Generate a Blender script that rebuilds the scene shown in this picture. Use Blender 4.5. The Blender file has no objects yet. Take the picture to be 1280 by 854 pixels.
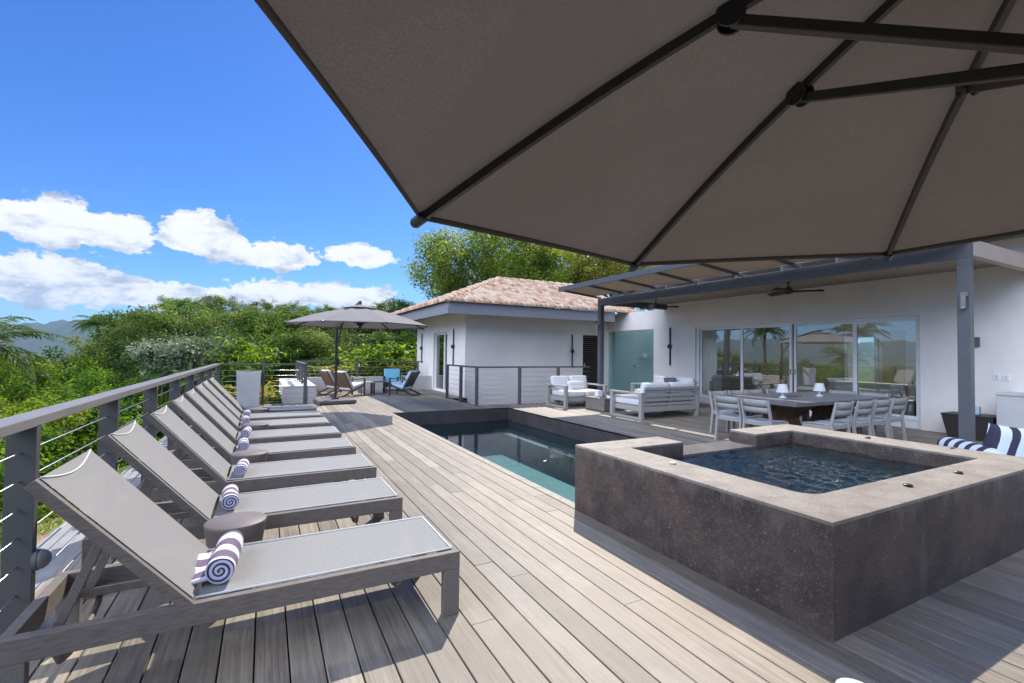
import bpy, bmesh, math, random
import numpy as np
from mathutils import Vector, Matrix
PI = math.pi
R_ = math.radians
S = bpy.context.scene
C = S.collection

# ------------------------------------------------------------------ camera
cam_d = bpy.data.cameras.new('camera'); cam = bpy.data.objects.new('camera', cam_d); C.objects.link(cam)
S.camera = cam
cam_d.sensor_width = 36.0; cam_d.lens = 584.477/1280*36; cam_d.clip_start = 0.05; cam_d.clip_end = 20000
YAW, PITCH, ROLL = R_(27.783), R_(1.4604), R_(0.6963)
_f = Vector((math.sin(YAW)*math.cos(PITCH), math.cos(YAW)*math.cos(PITCH), math.sin(PITCH)))
_r = Vector((math.cos(YAW), -math.sin(YAW), 0)); _u = _r.cross(_f)
_r2 = _r*math.cos(ROLL)+_u*math.sin(ROLL); _u2 = -_r*math.sin(ROLL)+_u*math.cos(ROLL)
M = Matrix(((_r2.x, _u2.x, -_f.x), (_r2.y, _u2.y, -_f.y), (_r2.z, _u2.z, -_f.z))).to_4x4()
M.translation = Vector((0, 0, 1.45)); cam.matrix_world = M

# ------------------------------------------------------------------ light
SUN_EL, SUN_AZ = R_(47.2), R_(36.5)
sd = bpy.data.lights.new('sun', 'SUN'); sd.energy = 3.5; sd.angle = R_(0.53); sd.color = (1.0, 0.93, 0.81)
sun = bpy.data.objects.new('sun', sd); C.objects.link(sun)
sdir = Vector((math.sin(SUN_AZ)*math.cos(SUN_EL), math.cos(SUN_AZ)*math.cos(SUN_EL), math.sin(SUN_EL)))
sun.rotation_euler = sdir.to_track_quat('Z', 'Y').to_euler(); sun.location = sdir*60
S.view_settings.view_transform = 'Standard'; S.view_settings.look = 'None'
S.view_settings.gamma = 1.0; S.view_settings.exposure = 0.75; S.view_settings.use_curve_mapping = False

# ------------------------------------------------------------------ node helper
class NT:
    def __init__(s, nt): s.nt = nt
    def n(s, t, **k):
        x = s.nt.nodes.new(t)
        for a, b in k.items(): setattr(x, a, b)
        return x
    def lk(s, a, b): s.nt.links.new(a, b)
    def setin(s, sock, v):
        if hasattr(v, 'is_output') or isinstance(v, bpy.types.NodeSocket): s.lk(v, sock)
        else: sock.default_value = v
    def m(s, op, a, b=None, c=None, clamp=False):
        x = s.n('ShaderNodeMath', operation=op); x.use_clamp = clamp
        s.setin(x.inputs[0], a)
        if b is not None: s.setin(x.inputs[1], b)
        if c is not None: s.setin(x.inputs[2], c)
        return x.outputs[0]
    def ramp(s, v, a, b, lo=0.0, hi=1.0, smooth=True):
        x = s.n('ShaderNodeMapRange'); x.interpolation_type = 'SMOOTHSTEP' if smooth else 'LINEAR'
        s.setin(x.inputs['Value'], v)
        for nm, vv in (('From Min', a), ('From Max', b), ('To Min', lo), ('To Max', hi)): s.setin(x.inputs[nm], vv)
        return x.outputs[0]
    def mix(s, f, a, b, mode='MIX'):
        x = s.n('ShaderNodeMix', data_type='RGBA', blend_type=mode)
        s.setin(x.inputs[0], f); s.setin(x.inputs[6], a); s.setin(x.inputs[7], b)
        return x.outputs[2]
    def noise(s, vec, scale, detail=3.0, rough=0.55, dist=0.0):
        x = s.n('ShaderNodeTexNoise'); x.inputs['Scale'].default_value = scale
        x.inputs['Detail'].default_value = detail; x.inputs['Roughness'].default_value = rough
        x.inputs['Distortion'].default_value = dist
        if vec is not None: s.lk(vec, x.inputs['Vector'])
        return x.outputs['Fac']
    def mapping(s, vec, sc=(1, 1, 1), loc=(0, 0, 0), rot=(0, 0, 0)):
        x = s.n('ShaderNodeMapping'); s.lk(vec, x.inputs[0])
        x.inputs['Scale'].default_value = sc; x.inputs['Location'].default_value = loc; x.inputs['Rotation'].default_value = rot
        return x.outputs[0]

# ------------------------------------------------------------------ sky with cumulus banks
W = bpy.data.worlds.new('World'); S.world = W; W.use_nodes = True
W.node_tree.nodes.clear(); w = NT(W.node_tree)
sky = w.n('ShaderNodeTexSky'); sky.sky_type = 'NISHITA'; sky.sun_disc = False
sky.sun_elevation = SUN_EL; sky.sun_rotation = SUN_AZ; sky.altitude = 50; sky.air_density = 1.0; sky.dust_density = 0.35; sky.ozone_density = 2.2
tc = w.n('ShaderNodeTexCoord'); sep = w.n('ShaderNodeSeparateXYZ'); w.lk(tc.outputs['Generated'], sep.inputs[0])
az = w.m('MULTIPLY', w.m('ARCTAN2', sep.outputs[0], sep.outputs[1]), 180/PI)
el = w.m('MULTIPLY', w.m('ARCSINE', sep.outputs[2]), 180/PI)
n1 = w.noise(w.mapping(tc.outputs['Generated'], (1, 1, 1.7)), 13, 9, 0.66)
n2 = w.noise(w.mapping(tc.outputs['Generated'], (1, 1, 1.5), (3, 1, 2)), 44, 5, 0.6)
edge = w.m('ADD', w.m('MULTIPLY', w.m('SUBTRACT', n1, 0.5), 2.9), w.m('MULTIPLY', w.m('SUBTRACT', n2, 0.5), 1.5))
CL = [(-17.0, 10.6, 5.2, 2.6, 1), (-12.5, 10.6, 3.2, 2.2, 1), (-6.4, 11.2, 3.5, 2.9, 1), (-3.4, 10.4, 2.4, 1.7, 1), (1.6, 10.2, 4.4, 2.1, 1), (9.6, 10.8, 4.4, 1.6, 1),
      (-17.5, 5.4, 8.5, 2.9, 0), (-9.9, 5.0, 6.0, 1.9, 0), (-2.5, 5.4, 5.0, 1.3, 0), (0.8, 6.0, 6.2, 1.8, 1), (7.9, 6.0, 6.6, 1.9, 1), (13.0, 5.0, 4, 1.2, 1),
      (-30, 8, 9, 3, 1), (-45, 12, 8, 3, 1), (-62, 9, 12, 3.5, 1), (-85, 14, 10, 4, 1), (40, 14, 10, 3.4, 1), (75, 12, 12, 4, 1), (-106, 34, 40, 28, 1), (-160, 22, 20, 10, 1), (150, 34, 22, 12, 1), (-85, 60, 30, 16, 1), (110, 34, 26, 14, 1), (-150, 50, 26, 10, 1)]  # wide high banks out of view are added as fill light
dens = None; shade = None
for (a0, e0, ra, re, k) in CL:
    da = w.m('DIVIDE', w.m('SUBTRACT', az, a0), ra)
    de = w.m('DIVIDE', w.m('SUBTRACT', el, e0), re)
    # flatter underside
    de2 = w.m('MULTIPLY', de, w.ramp(de, -0.2, 0.2, 1.35, 1.0))
    d = w.m('SUBTRACT', 1.0, w.m('SQRT', w.m('ADD', w.m('MULTIPLY', da, da), w.m('MULTIPLY', de2, de2))))
    d = w.m('MAXIMUM', d, -1.5)
    dens = d if dens is None else w.m('MAXIMUM', dens, d)
    # local light: top bright, base grey
    sh = w.m('MULTIPLY', w.ramp(d, -0.15, 0.5), w.m('ADD', w.m('MULTIPLY', de, 0.55), 0.95 if k else 0.55))
    shade = sh if shade is None else w.m('MAXIMUM', shade, sh)
dd = w.m('ADD', dens, w.m('MULTIPLY', edge, 0.62))
mask = w.ramp(dd, 0.02, 0.19)
n3 = w.noise(w.mapping(tc.outputs['Generated'], (1, 1, 2.2), (5, 2, 1)), 22, 6, 0.65)
lit = w.m('ADD', w.m('MULTIPLY', shade, 0.75), w.m('MULTIPLY', w.m('SUBTRACT', n3, 0.42), 2.6))
thin = w.ramp(dd, 0.0, 0.55, 0.35, 0.0)
lit = w.m('ADD', lit, thin)
ccol = w.mix(w.ramp(lit, 0.05, 1.05), (0.33, 0.40, 0.52, 1), (0.80, 0.81, 0.83, 1))
hs = w.n('ShaderNodeHueSaturation'); hs.inputs['Saturation'].default_value = 1.22; hs.inputs['Hue'].default_value = 0.502; hs.inputs['Value'].default_value = 1.0
w.lk(sky.outputs[0], hs.inputs['Color'])
tintm = w.mix(1.0, hs.outputs[0], (0.40, 0.63, 1.0, 1), 'MULTIPLY')
bg1 = w.n('ShaderNodeBackground'); w.lk(tintm, bg1.inputs[0]); bg1.inputs[1].default_value = 0.097
bg2 = w.n('ShaderNodeBackground'); w.lk(ccol, bg2.inputs[0]); # unseen clouds beside and behind the camera boosted to fill shaded walls
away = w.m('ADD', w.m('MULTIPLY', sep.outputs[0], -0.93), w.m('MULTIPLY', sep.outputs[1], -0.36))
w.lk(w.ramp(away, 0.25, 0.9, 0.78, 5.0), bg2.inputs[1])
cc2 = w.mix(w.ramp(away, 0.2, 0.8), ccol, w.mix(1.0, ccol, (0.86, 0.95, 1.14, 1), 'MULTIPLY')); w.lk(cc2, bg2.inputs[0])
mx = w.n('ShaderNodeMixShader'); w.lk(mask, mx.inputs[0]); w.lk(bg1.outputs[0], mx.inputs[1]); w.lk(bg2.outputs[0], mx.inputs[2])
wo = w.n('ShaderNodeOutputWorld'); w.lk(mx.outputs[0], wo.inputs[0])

S.render.engine = 'CYCLES'
S.cycles.max_bounces = 8; S.cycles.diffuse_bounces = 4; S.cycles.transparent_max_bounces = 12; S.cycles.glossy_bounces = 4
S.cycles.sample_clamp_indirect = 6.0; S.cycles.caustics_reflective = False; S.cycles.caustics_refractive = False
S.cycles.volume_max_steps = 64

# ------------------------------------------------------------------ materials
MAT = {}
def newmat(name):
    m = bpy.data.materials.new(name); m.use_nodes = True; m.node_tree.nodes.clear(); MAT[name] = m
    return m, NT(m.node_tree)
def pbr(name, c1, c2=None, rough=0.6, nscale=8.0, stretch=(1, 1, 1), bump=0.0, bscale=60.0, metal=0.0, coord='Object', tint=0.0, spec=0.5, detail=4.0, speck=None, ndist=0.0, transl=0.0, transp=0.0):
    m, t = newmat(name)
    tcn = t.n('ShaderNodeTexCoord').outputs[coord]
    v = t.mapping(tcn, stretch)
    out = t.n('ShaderNodeOutputMaterial'); b = t.n('ShaderNodeBsdfPrincipled')
    b.inputs['Roughness'].default_value = rough; b.inputs['Metallic'].default_value = metal
    b.inputs['Specular IOR Level'].default_value = spec
    c1 = (*c1, 1)
    if c2 is not None:
        f = t.ramp(t.noise(v, nscale, detail, 0.6, ndist), 0.3, 0.7)
        col = t.mix(f, c1, (*c2, 1))
    else:
        col = t.mix(0.0, c1, c1)
    if speck:
        for (sc, thr, cc, amt) in speck:
            nn = t.noise(tcn, sc, 2.0, 0.5)
            col = t.mix(t.m('MULTIPLY', t.ramp(nn, thr, thr+0.05), amt), col, (*cc, 1))
    if tint:
        at = t.n('ShaderNodeAttribute', attribute_name='tint')
        mul = t.m('ADD', 1.0-tint, t.m('MULTIPLY', at.outputs['Fac'], 2*tint))
        hsn = t.n('ShaderNodeHueSaturation'); t.lk(mul, hsn.inputs['Value']); t.lk(col, hsn.inputs['Color'])
        col = hsn.outputs[0]
    t.lk(col, b.inputs['Base Color'])
    if bump:
        bn = t.n('ShaderNodeBump'); bn.inputs['Strength'].default_value = bump; bn.inputs['Distance'].default_value = 0.01
        t.lk(t.noise(v, bscale, 4, 0.6), bn.inputs['Height']); t.lk(bn.outputs[0], b.inputs['Normal'])
    sh = b.outputs[0]
    if transl:
        tr = t.n('ShaderNodeBsdfTranslucent'); t.lk(col, tr.inputs[0])
        mxx = t.n('ShaderNodeMixShader'); mxx.inputs[0].default_value = transl; t.lk(sh, mxx.inputs[1]); t.lk(tr.outputs[0], mxx.inputs[2]); sh = mxx.outputs[0]
    if transp:
        tr = t.n('ShaderNodeBsdfTransparent')
        mxx = t.n('ShaderNodeMixShader'); mxx.inputs[0].default_value = transp; t.lk(sh, mxx.inputs[1]); t.lk(tr.outputs[0], mxx.inputs[2]); sh = mxx.outputs[0]
    t.lk(sh, out.inputs[0])
    return m

# deck boards: long grain, tone per board from a face attribute
m, t = newmat('deck_wood')
g = t.n('ShaderNodeTexCoord').outputs['Object']
at = t.n('ShaderNodeAttribute', attribute_name='tint').outputs['Fac']
cmb = t.n('ShaderNodeCombineXYZ'); t.setin(cmb.inputs[2], t.m('MULTIPLY', at, 37.0))
va = t.n('ShaderNodeVectorMath', operation='ADD'); t.lk(g, va.inputs[0]); t.lk(cmb.outputs[0], va.inputs[1])
gr = t.noise(t.mapping(va.outputs[0], (55, 1.6, 1)), 1.0, 6, 0.7, 0.5)
gr2 = t.noise(t.mapping(va.outputs[0], (120, 3.5, 1)), 1.0, 4, 0.75)
big = t.noise(va.outputs[0], 2.3, 3, 0.6)
col = t.mix(t.ramp(gr, 0.28, 0.72), (0.185, 0.15, 0.115, 1), (0.365, 0.312, 0.248, 1))
col = t.mix(t.ramp(gr2, 0.45, 0.7, 0, 0.5), col, (0.13, 0.105, 0.085, 1))
col = t.mix(t.ramp(big, 0.45, 0.75, 0.0, 0.35), col, (0.385, 0.345, 0.285, 1))
hsn = t.n('ShaderNodeHueSaturation'); t.lk(col, hsn.inputs['Color']); t.lk(t.m('ADD', 0.70, t.m('MULTIPLY', at, 0.46)), hsn.inputs['Value'])
t.lk(t.m('ADD', 0.85, t.m('MULTIPLY', t.m('FRACT', t.m('MULTIPLY', at, 7.3)), 0.3)), hsn.inputs['Saturation'])
b = t.n('ShaderNodeBsdfPrincipled'); t.lk(hsn.outputs[0], b.inputs['Base Color']); t.lk(t.ramp(gr, 0.3, 0.7, 0.5, 0.68), b.inputs['Roughness'])
bn = t.n('ShaderNodeBump'); bn.inputs['Strength'].default_value = 0.35; bn.inputs['Distance'].default_value = 0.003; t.lk(gr, bn.inputs['Height']); t.lk(bn.outputs[0], b.inputs['Normal'])
t.lk(b.outputs[0], t.n('ShaderNodeOutputMaterial').inputs[0])

# volcanic stone of the spa
def stone(name, base, light, dark, rough, stain=None, wet=False):
    m, t = newmat(name)
    g = t.n('ShaderNodeTexCoord').outputs['Object']
    col = t.mix(t.ramp(t.noise(g, 3.2, 8, 0.72), 0.35, 0.65), (*dark, 1), (*base, 1))
    fine = t.noise(g, 75, 4, 0.75)
    col = t.mix(t.ramp(fine, 0.52, 0.68, 0, 0.34), col, (*light, 1))
    vo = t.n('ShaderNodeTexVoronoi'); vo.inputs['Scale'].default_value = 26; t.lk(g, vo.inputs['Vector'])
    pick = t.noise(g, 13, 2, 0.5)
    spots = t.m('MULTIPLY', t.ramp(vo.outputs['Distance'], 0.08, 0.2, 1, 0), t.ramp(pick, 0.57, 0.63))
    col = t.mix(t.m('MULTIPLY', spots, 0.75), col, (*light, 1))
    col = t.mix(t.ramp(t.noise(t.mapping(g, (1, 1, 1), (2, 5, 3)), 60, 3, 0.7), 0.56, 0.66, 0, 0.5), col, tuple(x*0.45 for x in dark)+(1,))
    vo2 = t.n('ShaderNodeTexVoronoi'); vo2.inputs['Scale'].default_value = 42; t.lk(t.mapping(g, (1, 1, 1), (4, 7, 2)), vo2.inputs['Vector'])
    holes = t.m('MULTIPLY', t.ramp(vo2.outputs['Distance'], 0.10, 0.2, 1, 0), t.ramp(t.noise(t.mapping(g, (1, 1, 1), (9, 3, 1)), 9, 2, 0.5), 0.5, 0.6))
    col = t.mix(t.m('MULTIPLY', holes, 0.7), col, tuple(x*0.3 for x in dark)+(1,))
    if stain:
        sp = t.n('ShaderNodeSeparateXYZ'); t.lk(g, sp.inputs[0])
        zz = sp.outputs[2]
        drip = t.noise(t.mapping(g, (7, 7, 0.7)), 1.0, 4, 0.6)
        lim = t.m('SUBTRACT', zz, t.m('MULTIPLY', t.m('SUBTRACT', drip, 0.45), 0.55))
        top = t.ramp(lim, stain-0.03, stain+0.05)
        col = t.mix(t.m('MULTIPLY', top, 0.28), col, (0.23, 0.20, 0.19, 1))
        col = t.mix(t.ramp(t.noise(t.mapping(g, (5, 5, 0.35)), 1.0, 3, 0.6), 0.58, 0.72, 0, 0.22), col, (0.2, 0.175, 0.165, 1))
    b = t.n('ShaderNodeBsdfPrincipled'); t.lk(col, b.inputs['Base Color']); b.inputs['Roughness'].default_value = rough
    bn = t.n('ShaderNodeBump'); bn.inputs['Strength'].default_value = 0.5; bn.inputs['Distance'].default_value = 0.004
    t.lk(t.m('SUBTRACT', fine, t.m('MULTIPLY', holes, 1.2)), bn.inputs['Height']); t.lk(bn.outputs[0], b.inputs['Normal'])
    t.lk(b.outputs[0], t.n('ShaderNodeOutputMaterial').inputs[0])
    return m
stone('spa_stone', (0.098, 0.068, 0.054), (0.36, 0.30, 0.265), (0.045, 0.031, 0.026), 0.62, stain=0.53)
stone('rim_stone', (0.325, 0.28, 0.23), (0.52, 0.46, 0.40), (0.21, 0.172, 0.14), 0.7)
stone('pool_stone', (0.075, 0.062, 0.058), (0.16, 0.14, 0.13), (0.045, 0.038, 0.036), 0.4)
stone('wet_stone', (0.20, 0.175, 0.16), (0.3, 0.27, 0.25), (0.14, 0.12, 0.11), 0.25)

pbr('coping', (0.36, 0.31, 0.26), (0.25, 0.21, 0.175), 0.6, 14, bump=0.3, bscale=90)
pbr('concrete', (0.33, 0.32, 0.31), (0.26, 0.25, 0.245), 0.75, 3, bump=0.15)
pbr('void', (0.012, 0.011, 0.010), rough=0.9)
pbr('steel_paint', (0.105, 0.098, 0.10), (0.125, 0.116, 0.115), 0.45, 6, bump=0.05, bscale=120)
pbr('steel_post', (0.105, 0.096, 0.092), (0.088, 0.08, 0.077), 0.45, 5)
pbr('steel_rail', (0.225, 0.205, 0.19), (0.19, 0.172, 0.16), 0.38, 5, stretch=(1, 0.4, 1))
pbr('steel_blue', (0.085, 0.088, 0.10), (0.10, 0.10, 0.11), 0.45, 6)
pbr('cable', (0.62, 0.62, 0.62), rough=0.28, metal=1.0)
pbr('black_metal', (0.022, 0.021, 0.022), rough=0.4)
pbr('umbrella_alu', (0.045, 0.04, 0.038), (0.055, 0.05, 0.048), 0.38, 8, metal=0.3)
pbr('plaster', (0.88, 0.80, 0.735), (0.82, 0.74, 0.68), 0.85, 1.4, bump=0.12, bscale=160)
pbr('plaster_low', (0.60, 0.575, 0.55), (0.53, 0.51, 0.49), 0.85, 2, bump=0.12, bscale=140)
pbr('fascia', (0.27, 0.27, 0.30), (0.245, 0.245, 0.27), 0.6, 3)
pbr('warm_beam', (0.46, 0.37, 0.30), (0.42, 0.34, 0.275), 0.6, 4)
pbr('soffit', (0.46, 0.41, 0.36), (0.42, 0.37, 0.33), 0.8, 3)
pbr('white_frame', (0.80, 0.79, 0.78), rough=0.4)
pbr('white_shade', (0.82, 0.81, 0.80), rough=0.6, transl=0.3)
pbr('dark_wood', (0.030, 0.024, 0.022), (0.018, 0.014, 0.013), 0.5, 6, stretch=(1, 1, 9), bump=0.2)
pbr('sling', (0.345, 0.335, 0.32), (0.285, 0.277, 0.265), 0.9, 240, stretch=(0.25, 1, 1), bump=0.3, bscale=420, transp=0.06, detail=2, spec=0.15, speck=[(9, 0.5, (0.30, 0.29, 0.28), 0.13)])
pbr('sling_edge', (0.66, 0.65, 0.63), rough=0.6)
pbr('teak', (0.215, 0.18, 0.152), (0.135, 0.112, 0.096), 0.6, 5, stretch=(3, 26, 26), bump=0.25, bscale=9)
pbr('teak_y', (0.225, 0.19, 0.16), (0.14, 0.116, 0.10), 0.6, 5, stretch=(26, 3, 26), bump=0.25, bscale=9)
pbr('teak_pale', (0.40, 0.375, 0.345), (0.29, 0.27, 0.25), 0.65, 5, stretch=(5, 5, 22), bump=0.2, bscale=12)
pbr('teak_brown', (0.19, 0.12, 0.068), (0.12, 0.075, 0.045), 0.55, 5, stretch=(4, 4, 20), bump=0.2, bscale=12)
pbr('slate_top', (0.16, 0.15, 0.15), (0.12, 0.115, 0.115), 0.4, 3, stretch=(1, 8, 1))
pbr('rust_wood', (0.16, 0.085, 0.04), (0.07, 0.04, 0.022), 0.6, 9, bump=0.3)
pbr('stool_stone', (0.20, 0.165, 0.145), (0.16, 0.13, 0.115), 0.5, 5, bump=0.15, bscale=70)
pbr('box_table', (0.22, 0.19, 0.165), (0.15, 0.13, 0.115), 0.6, 9, bump=0.25, bscale=40)
pbr('cushion', (0.72, 0.71, 0.70), (0.66, 0.65, 0.645), 0.85, 6, bump=0.15, bscale=200)
pbr('cushion_blue', (0.16, 0.42, 0.55), (0.13, 0.37, 0.50), 0.85, 6, bump=0.15, bscale=200)
pbr('cushion_sky', (0.50, 0.66, 0.76), (0.45, 0.60, 0.70), 0.85, 6, bump=0.15, bscale=200)
pbr('seat_sling', (0.44, 0.45, 0.47), (0.40, 0.41, 0.43), 0.8, 120, bump=0.2, bscale=300)
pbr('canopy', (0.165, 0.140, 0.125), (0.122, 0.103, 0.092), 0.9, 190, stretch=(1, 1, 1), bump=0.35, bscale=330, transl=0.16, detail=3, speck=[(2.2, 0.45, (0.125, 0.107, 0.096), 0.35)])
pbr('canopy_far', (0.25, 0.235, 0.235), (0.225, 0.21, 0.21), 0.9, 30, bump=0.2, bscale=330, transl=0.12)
pbr('base_stone', (0.13, 0.12, 0.118), (0.10, 0.092, 0.09), 0.6, 6, bump=0.2)
pbr('screen_fabric', (0.46, 0.39, 0.31), (0.40, 0.34, 0.27), 0.9, 60, stretch=(1, 14, 1), transl=0.4)
pbr('terrace_block', (0.60, 0.57, 0.535), (0.54, 0.51, 0.48), 0.75, 4, bump=0.1)
pbr('planter', (0.62, 0.61, 0.60), (0.56, 0.55, 0.54), 0.7, 5, bump=0.12)
pbr('wicker', (0.040, 0.030, 0.026), (0.02, 0.015, 0.013), 0.7, 90, stretch=(1, 1, 2), bump=0.8, bscale=110)
pbr('bark', (0.17, 0.13, 0.095), (0.10, 0.075, 0.055), 0.85, 8, stretch=(2, 2, 0.5), bump=0.6, bscale=20)
pbr('bark_pale', (0.30, 0.25, 0.19), (0.20, 0.165, 0.125), 0.85, 8, stretch=(2, 2, 0.5), bump=0.5, bscale=20)
pbr('leaf_litter', (0.05, 0.03, 0.015), (0.12, 0.07, 0.03), 0.8, 30)
pbr('interior_wall', (0.40, 0.30, 0.19), rough=0.8)
pbr('interior_warm', (0.62, 0.47, 0.26), rough=0.8)
pbr('interior_floor', (0.20, 0.17, 0.14), rough=0.4)
pbr('curtain', (0.62, 0.64, 0.62), rough=0.9, transl=0.2)
pbr('vase_glaze', (0.30, 0.38, 0.40), (0.20, 0.27, 0.29), 0.35, 12)
pbr('interior_wood', (0.13, 0.07, 0.04), (0.08, 0.045, 0.03), 0.5, 8)
pbr('ground', (0.028, 0.052, 0.016), (0.06, 0.07, 0.03), 0.95, 0.8, coord='Object', bump=0.5, bscale=6)
pbr('dirt_path', (0.42, 0.31, 0.20), (0.33, 0.24, 0.155), 0.95, 3, bump=0.5, bscale=25)
pbr('lawn', (0.10, 0.19, 0.03), (0.07, 0.14, 0.022), 0.95, 12, bump=0.8, bscale=60)
pbr('hill', (0.010, 0.028, 0.014), (0.034, 0.055, 0.024), 0.95, 0.02, coord='Object', bump=1.0, bscale=0.05)
pbr('teal_wall', (0.40, 0.44, 0.43), (0.32, 0.36, 0.355), 0.4, 2)
pbr('tile_white', (0.7, 0.7, 0.68), rough=0.4)

# roof tile
m, t = newmat('roof_tile')
at = t.n('ShaderNodeAttribute', attribute_name='tint').outputs['Fac']
g = t.n('ShaderNodeTexCoord').outputs['Object']
cr = t.n('ShaderNodeValToRGB'); t.lk(at, cr.inputs[0]); e = cr.color_ramp
e.elements[0].color = (0.34, 0.16, 0.10, 1); e.elements[1].color = (0.80, 0.64, 0.48, 1)
x = e.elements.new(0.35); x.color = (0.60, 0.36, 0.23, 1)
x = e.elements.new(0.6); x.color = (0.70, 0.47, 0.32, 1); x = e.elements.new(0.8); x.color = (0.78, 0.58, 0.42, 1)
col = t.mix(t.ramp(t.noise(g, 9, 4, 0.65), 0.55, 0.8, 0, 0.45), cr.outputs[0], (0.26, 0.17, 0.15, 1))
b = t.n('ShaderNodeBsdfPrincipled'); t.lk(col, b.inputs['Base Color']); b.inputs['Roughness'].default_value = 0.85; b.inputs['Specular IOR Level'].default_value = 0.2
t.lk(b.outputs[0], t.n('ShaderNodeOutputMaterial').inputs[0])

def striped(name, axis, period, c1, c2, duty=0.5, off=0.0, rough=0.9, seam=None):
    m, t = newmat(name)
    g = t.n('ShaderNodeTexCoord').outputs['Object']; sp = t.n('ShaderNodeSeparateXYZ'); t.lk(g, sp.inputs[0])
    f = t.m('FRACT', t.m('ADD', t.m('DIVIDE', t.m('ADD', sp.outputs[axis], t.m('MULTIPLY', t.m('SUBTRACT', t.noise(g, 6, 2), 0.5), 0.02)), period), off+10))
    k = t.m('GREATER_THAN', f, duty)
    col = t.mix(k, (*c1, 1), (*c2, 1))
    b = t.n('ShaderNodeBsdfPrincipled'); t.lk(col, b.inputs['Base Color']); b.inputs['Roughness'].default_value = rough
    bn = t.n('ShaderNodeBump'); bn.inputs['Strength'].default_value = 0.4; bn.inputs['Distance'].default_value = 0.004
    t.lk(t.noise(g, 260, 3, 0.7), bn.inputs['Height']); t.lk(bn.outputs[0], b.inputs['Normal'])
    t.lk(b.outputs[0], t.n('ShaderNodeOutputMaterial').inputs[0])
striped('towel', 1, 0.155, (0.76, 0.74, 0.80), (0.17, 0.125, 0.18), 0.47, 0.30)
striped('stripe_blue', 0, 0.17, (0.78, 0.82, 0.84), (0.05, 0.045, 0.075), 0.55, 0.0)
striped('stripe_blue_y', 1, 0.15, (0.78, 0.82, 0.84), (0.05, 0.045, 0.075), 0.55, 0.0)
striped('planked', 2, 0.145, (0.56, 0.53, 0.50), (0.2, 0.19, 0.18), 0.96, 0.0)

# spiral end of a rolled towel
m, t = newmat('towel_spiral')
g = t.n('ShaderNodeTexCoord').outputs['Object']; sp = t.n('ShaderNodeSeparateXYZ'); t.lk(g, sp.inputs[0])
xx = sp.outputs[0]; zz = t.m('SUBTRACT', sp.outputs[2], 0.066)
rr = t.m('SQRT', t.m('ADD', t.m('MULTIPLY', xx, xx), t.m('MULTIPLY', zz, zz)))
th = t.m('DIVIDE', t.m('ARCTAN2', zz, xx), 2*PI)
f = t.m('FRACT', t.m('ADD', t.m('DIVIDE', rr, 0.0215), th))
col = t.mix(t.ramp(f, 0.48, 0.62), (0.60, 0.60, 0.75, 1), (0.06, 0.05, 0.10, 1))
b = t.n('ShaderNodeBsdfPrincipled'); t.lk(col, b.inputs['Base Color']); b.inputs['Roughness'].default_value = 0.95
t.lk(b.outputs[0], t.n('ShaderNodeOutputMaterial').inputs[0])

# window glass and tinted glass
def glass(name, tintc, base_r, rough=0.0, gcol=(1, 1, 1)):
    m, t = newmat(name)
    tr = t.n('ShaderNodeBsdfTransparent'); tr.inputs[0].default_value = (*tintc, 1)
    gl = t.n('ShaderNodeBsdfGlossy'); gl.inputs[0].default_value = (*gcol, 1); gl.inputs['Roughness'].default_value = rough
    fr = t.n('ShaderNodeFresnel'); fr.inputs['IOR'].default_value = 1.5
    g = t.n('ShaderNodeTexCoord').outputs['Object']
    bn = t.n('ShaderNodeBump'); bn.inputs['Strength'].default_value = 0.06; bn.inputs['Distance'].default_value = 0.01
    t.lk(t.noise(g, 1.7, 2), bn.inputs['Height']); t.lk(bn.outputs[0], gl.inputs['Normal'])
    f = t.m('ADD', t.m('MULTIPLY', fr.outputs[0], 1.6), base_r, clamp=True)
    mxx = t.n('ShaderNodeMixShader'); t.lk(f, mxx.inputs[0]); t.lk(tr.outputs[0], mxx.inputs[1]); t.lk(gl.outputs[0], mxx.inputs[2])
    t.lk(mxx.outputs[0], t.n('ShaderNodeOutputMaterial').inputs[0])
glass('window_glass', (0.90, 0.93, 0.91), 0.12)
m, t = newmat('teal_glass')
tr = t.n('ShaderNodeBsdfTransparent'); tr.inputs[0].default_value = (0.70, 0.86, 0.86, 1)
pb = t.n('ShaderNodeBsdfPrincipled'); pb.inputs['Base Color'].default_value = (0.36, 0.47, 0.48, 1); pb.inputs['Roughness'].default_value = 0.12
mxx = t.n('ShaderNodeMixShader'); mxx.inputs[0].default_value = 0.24; t.lk(tr.outputs[0], mxx.inputs[1]); t.lk(pb.outputs[0], mxx.inputs[2])
t.lk(mxx.outputs[0], t.n('ShaderNodeOutputMaterial').inputs[0])

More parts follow.
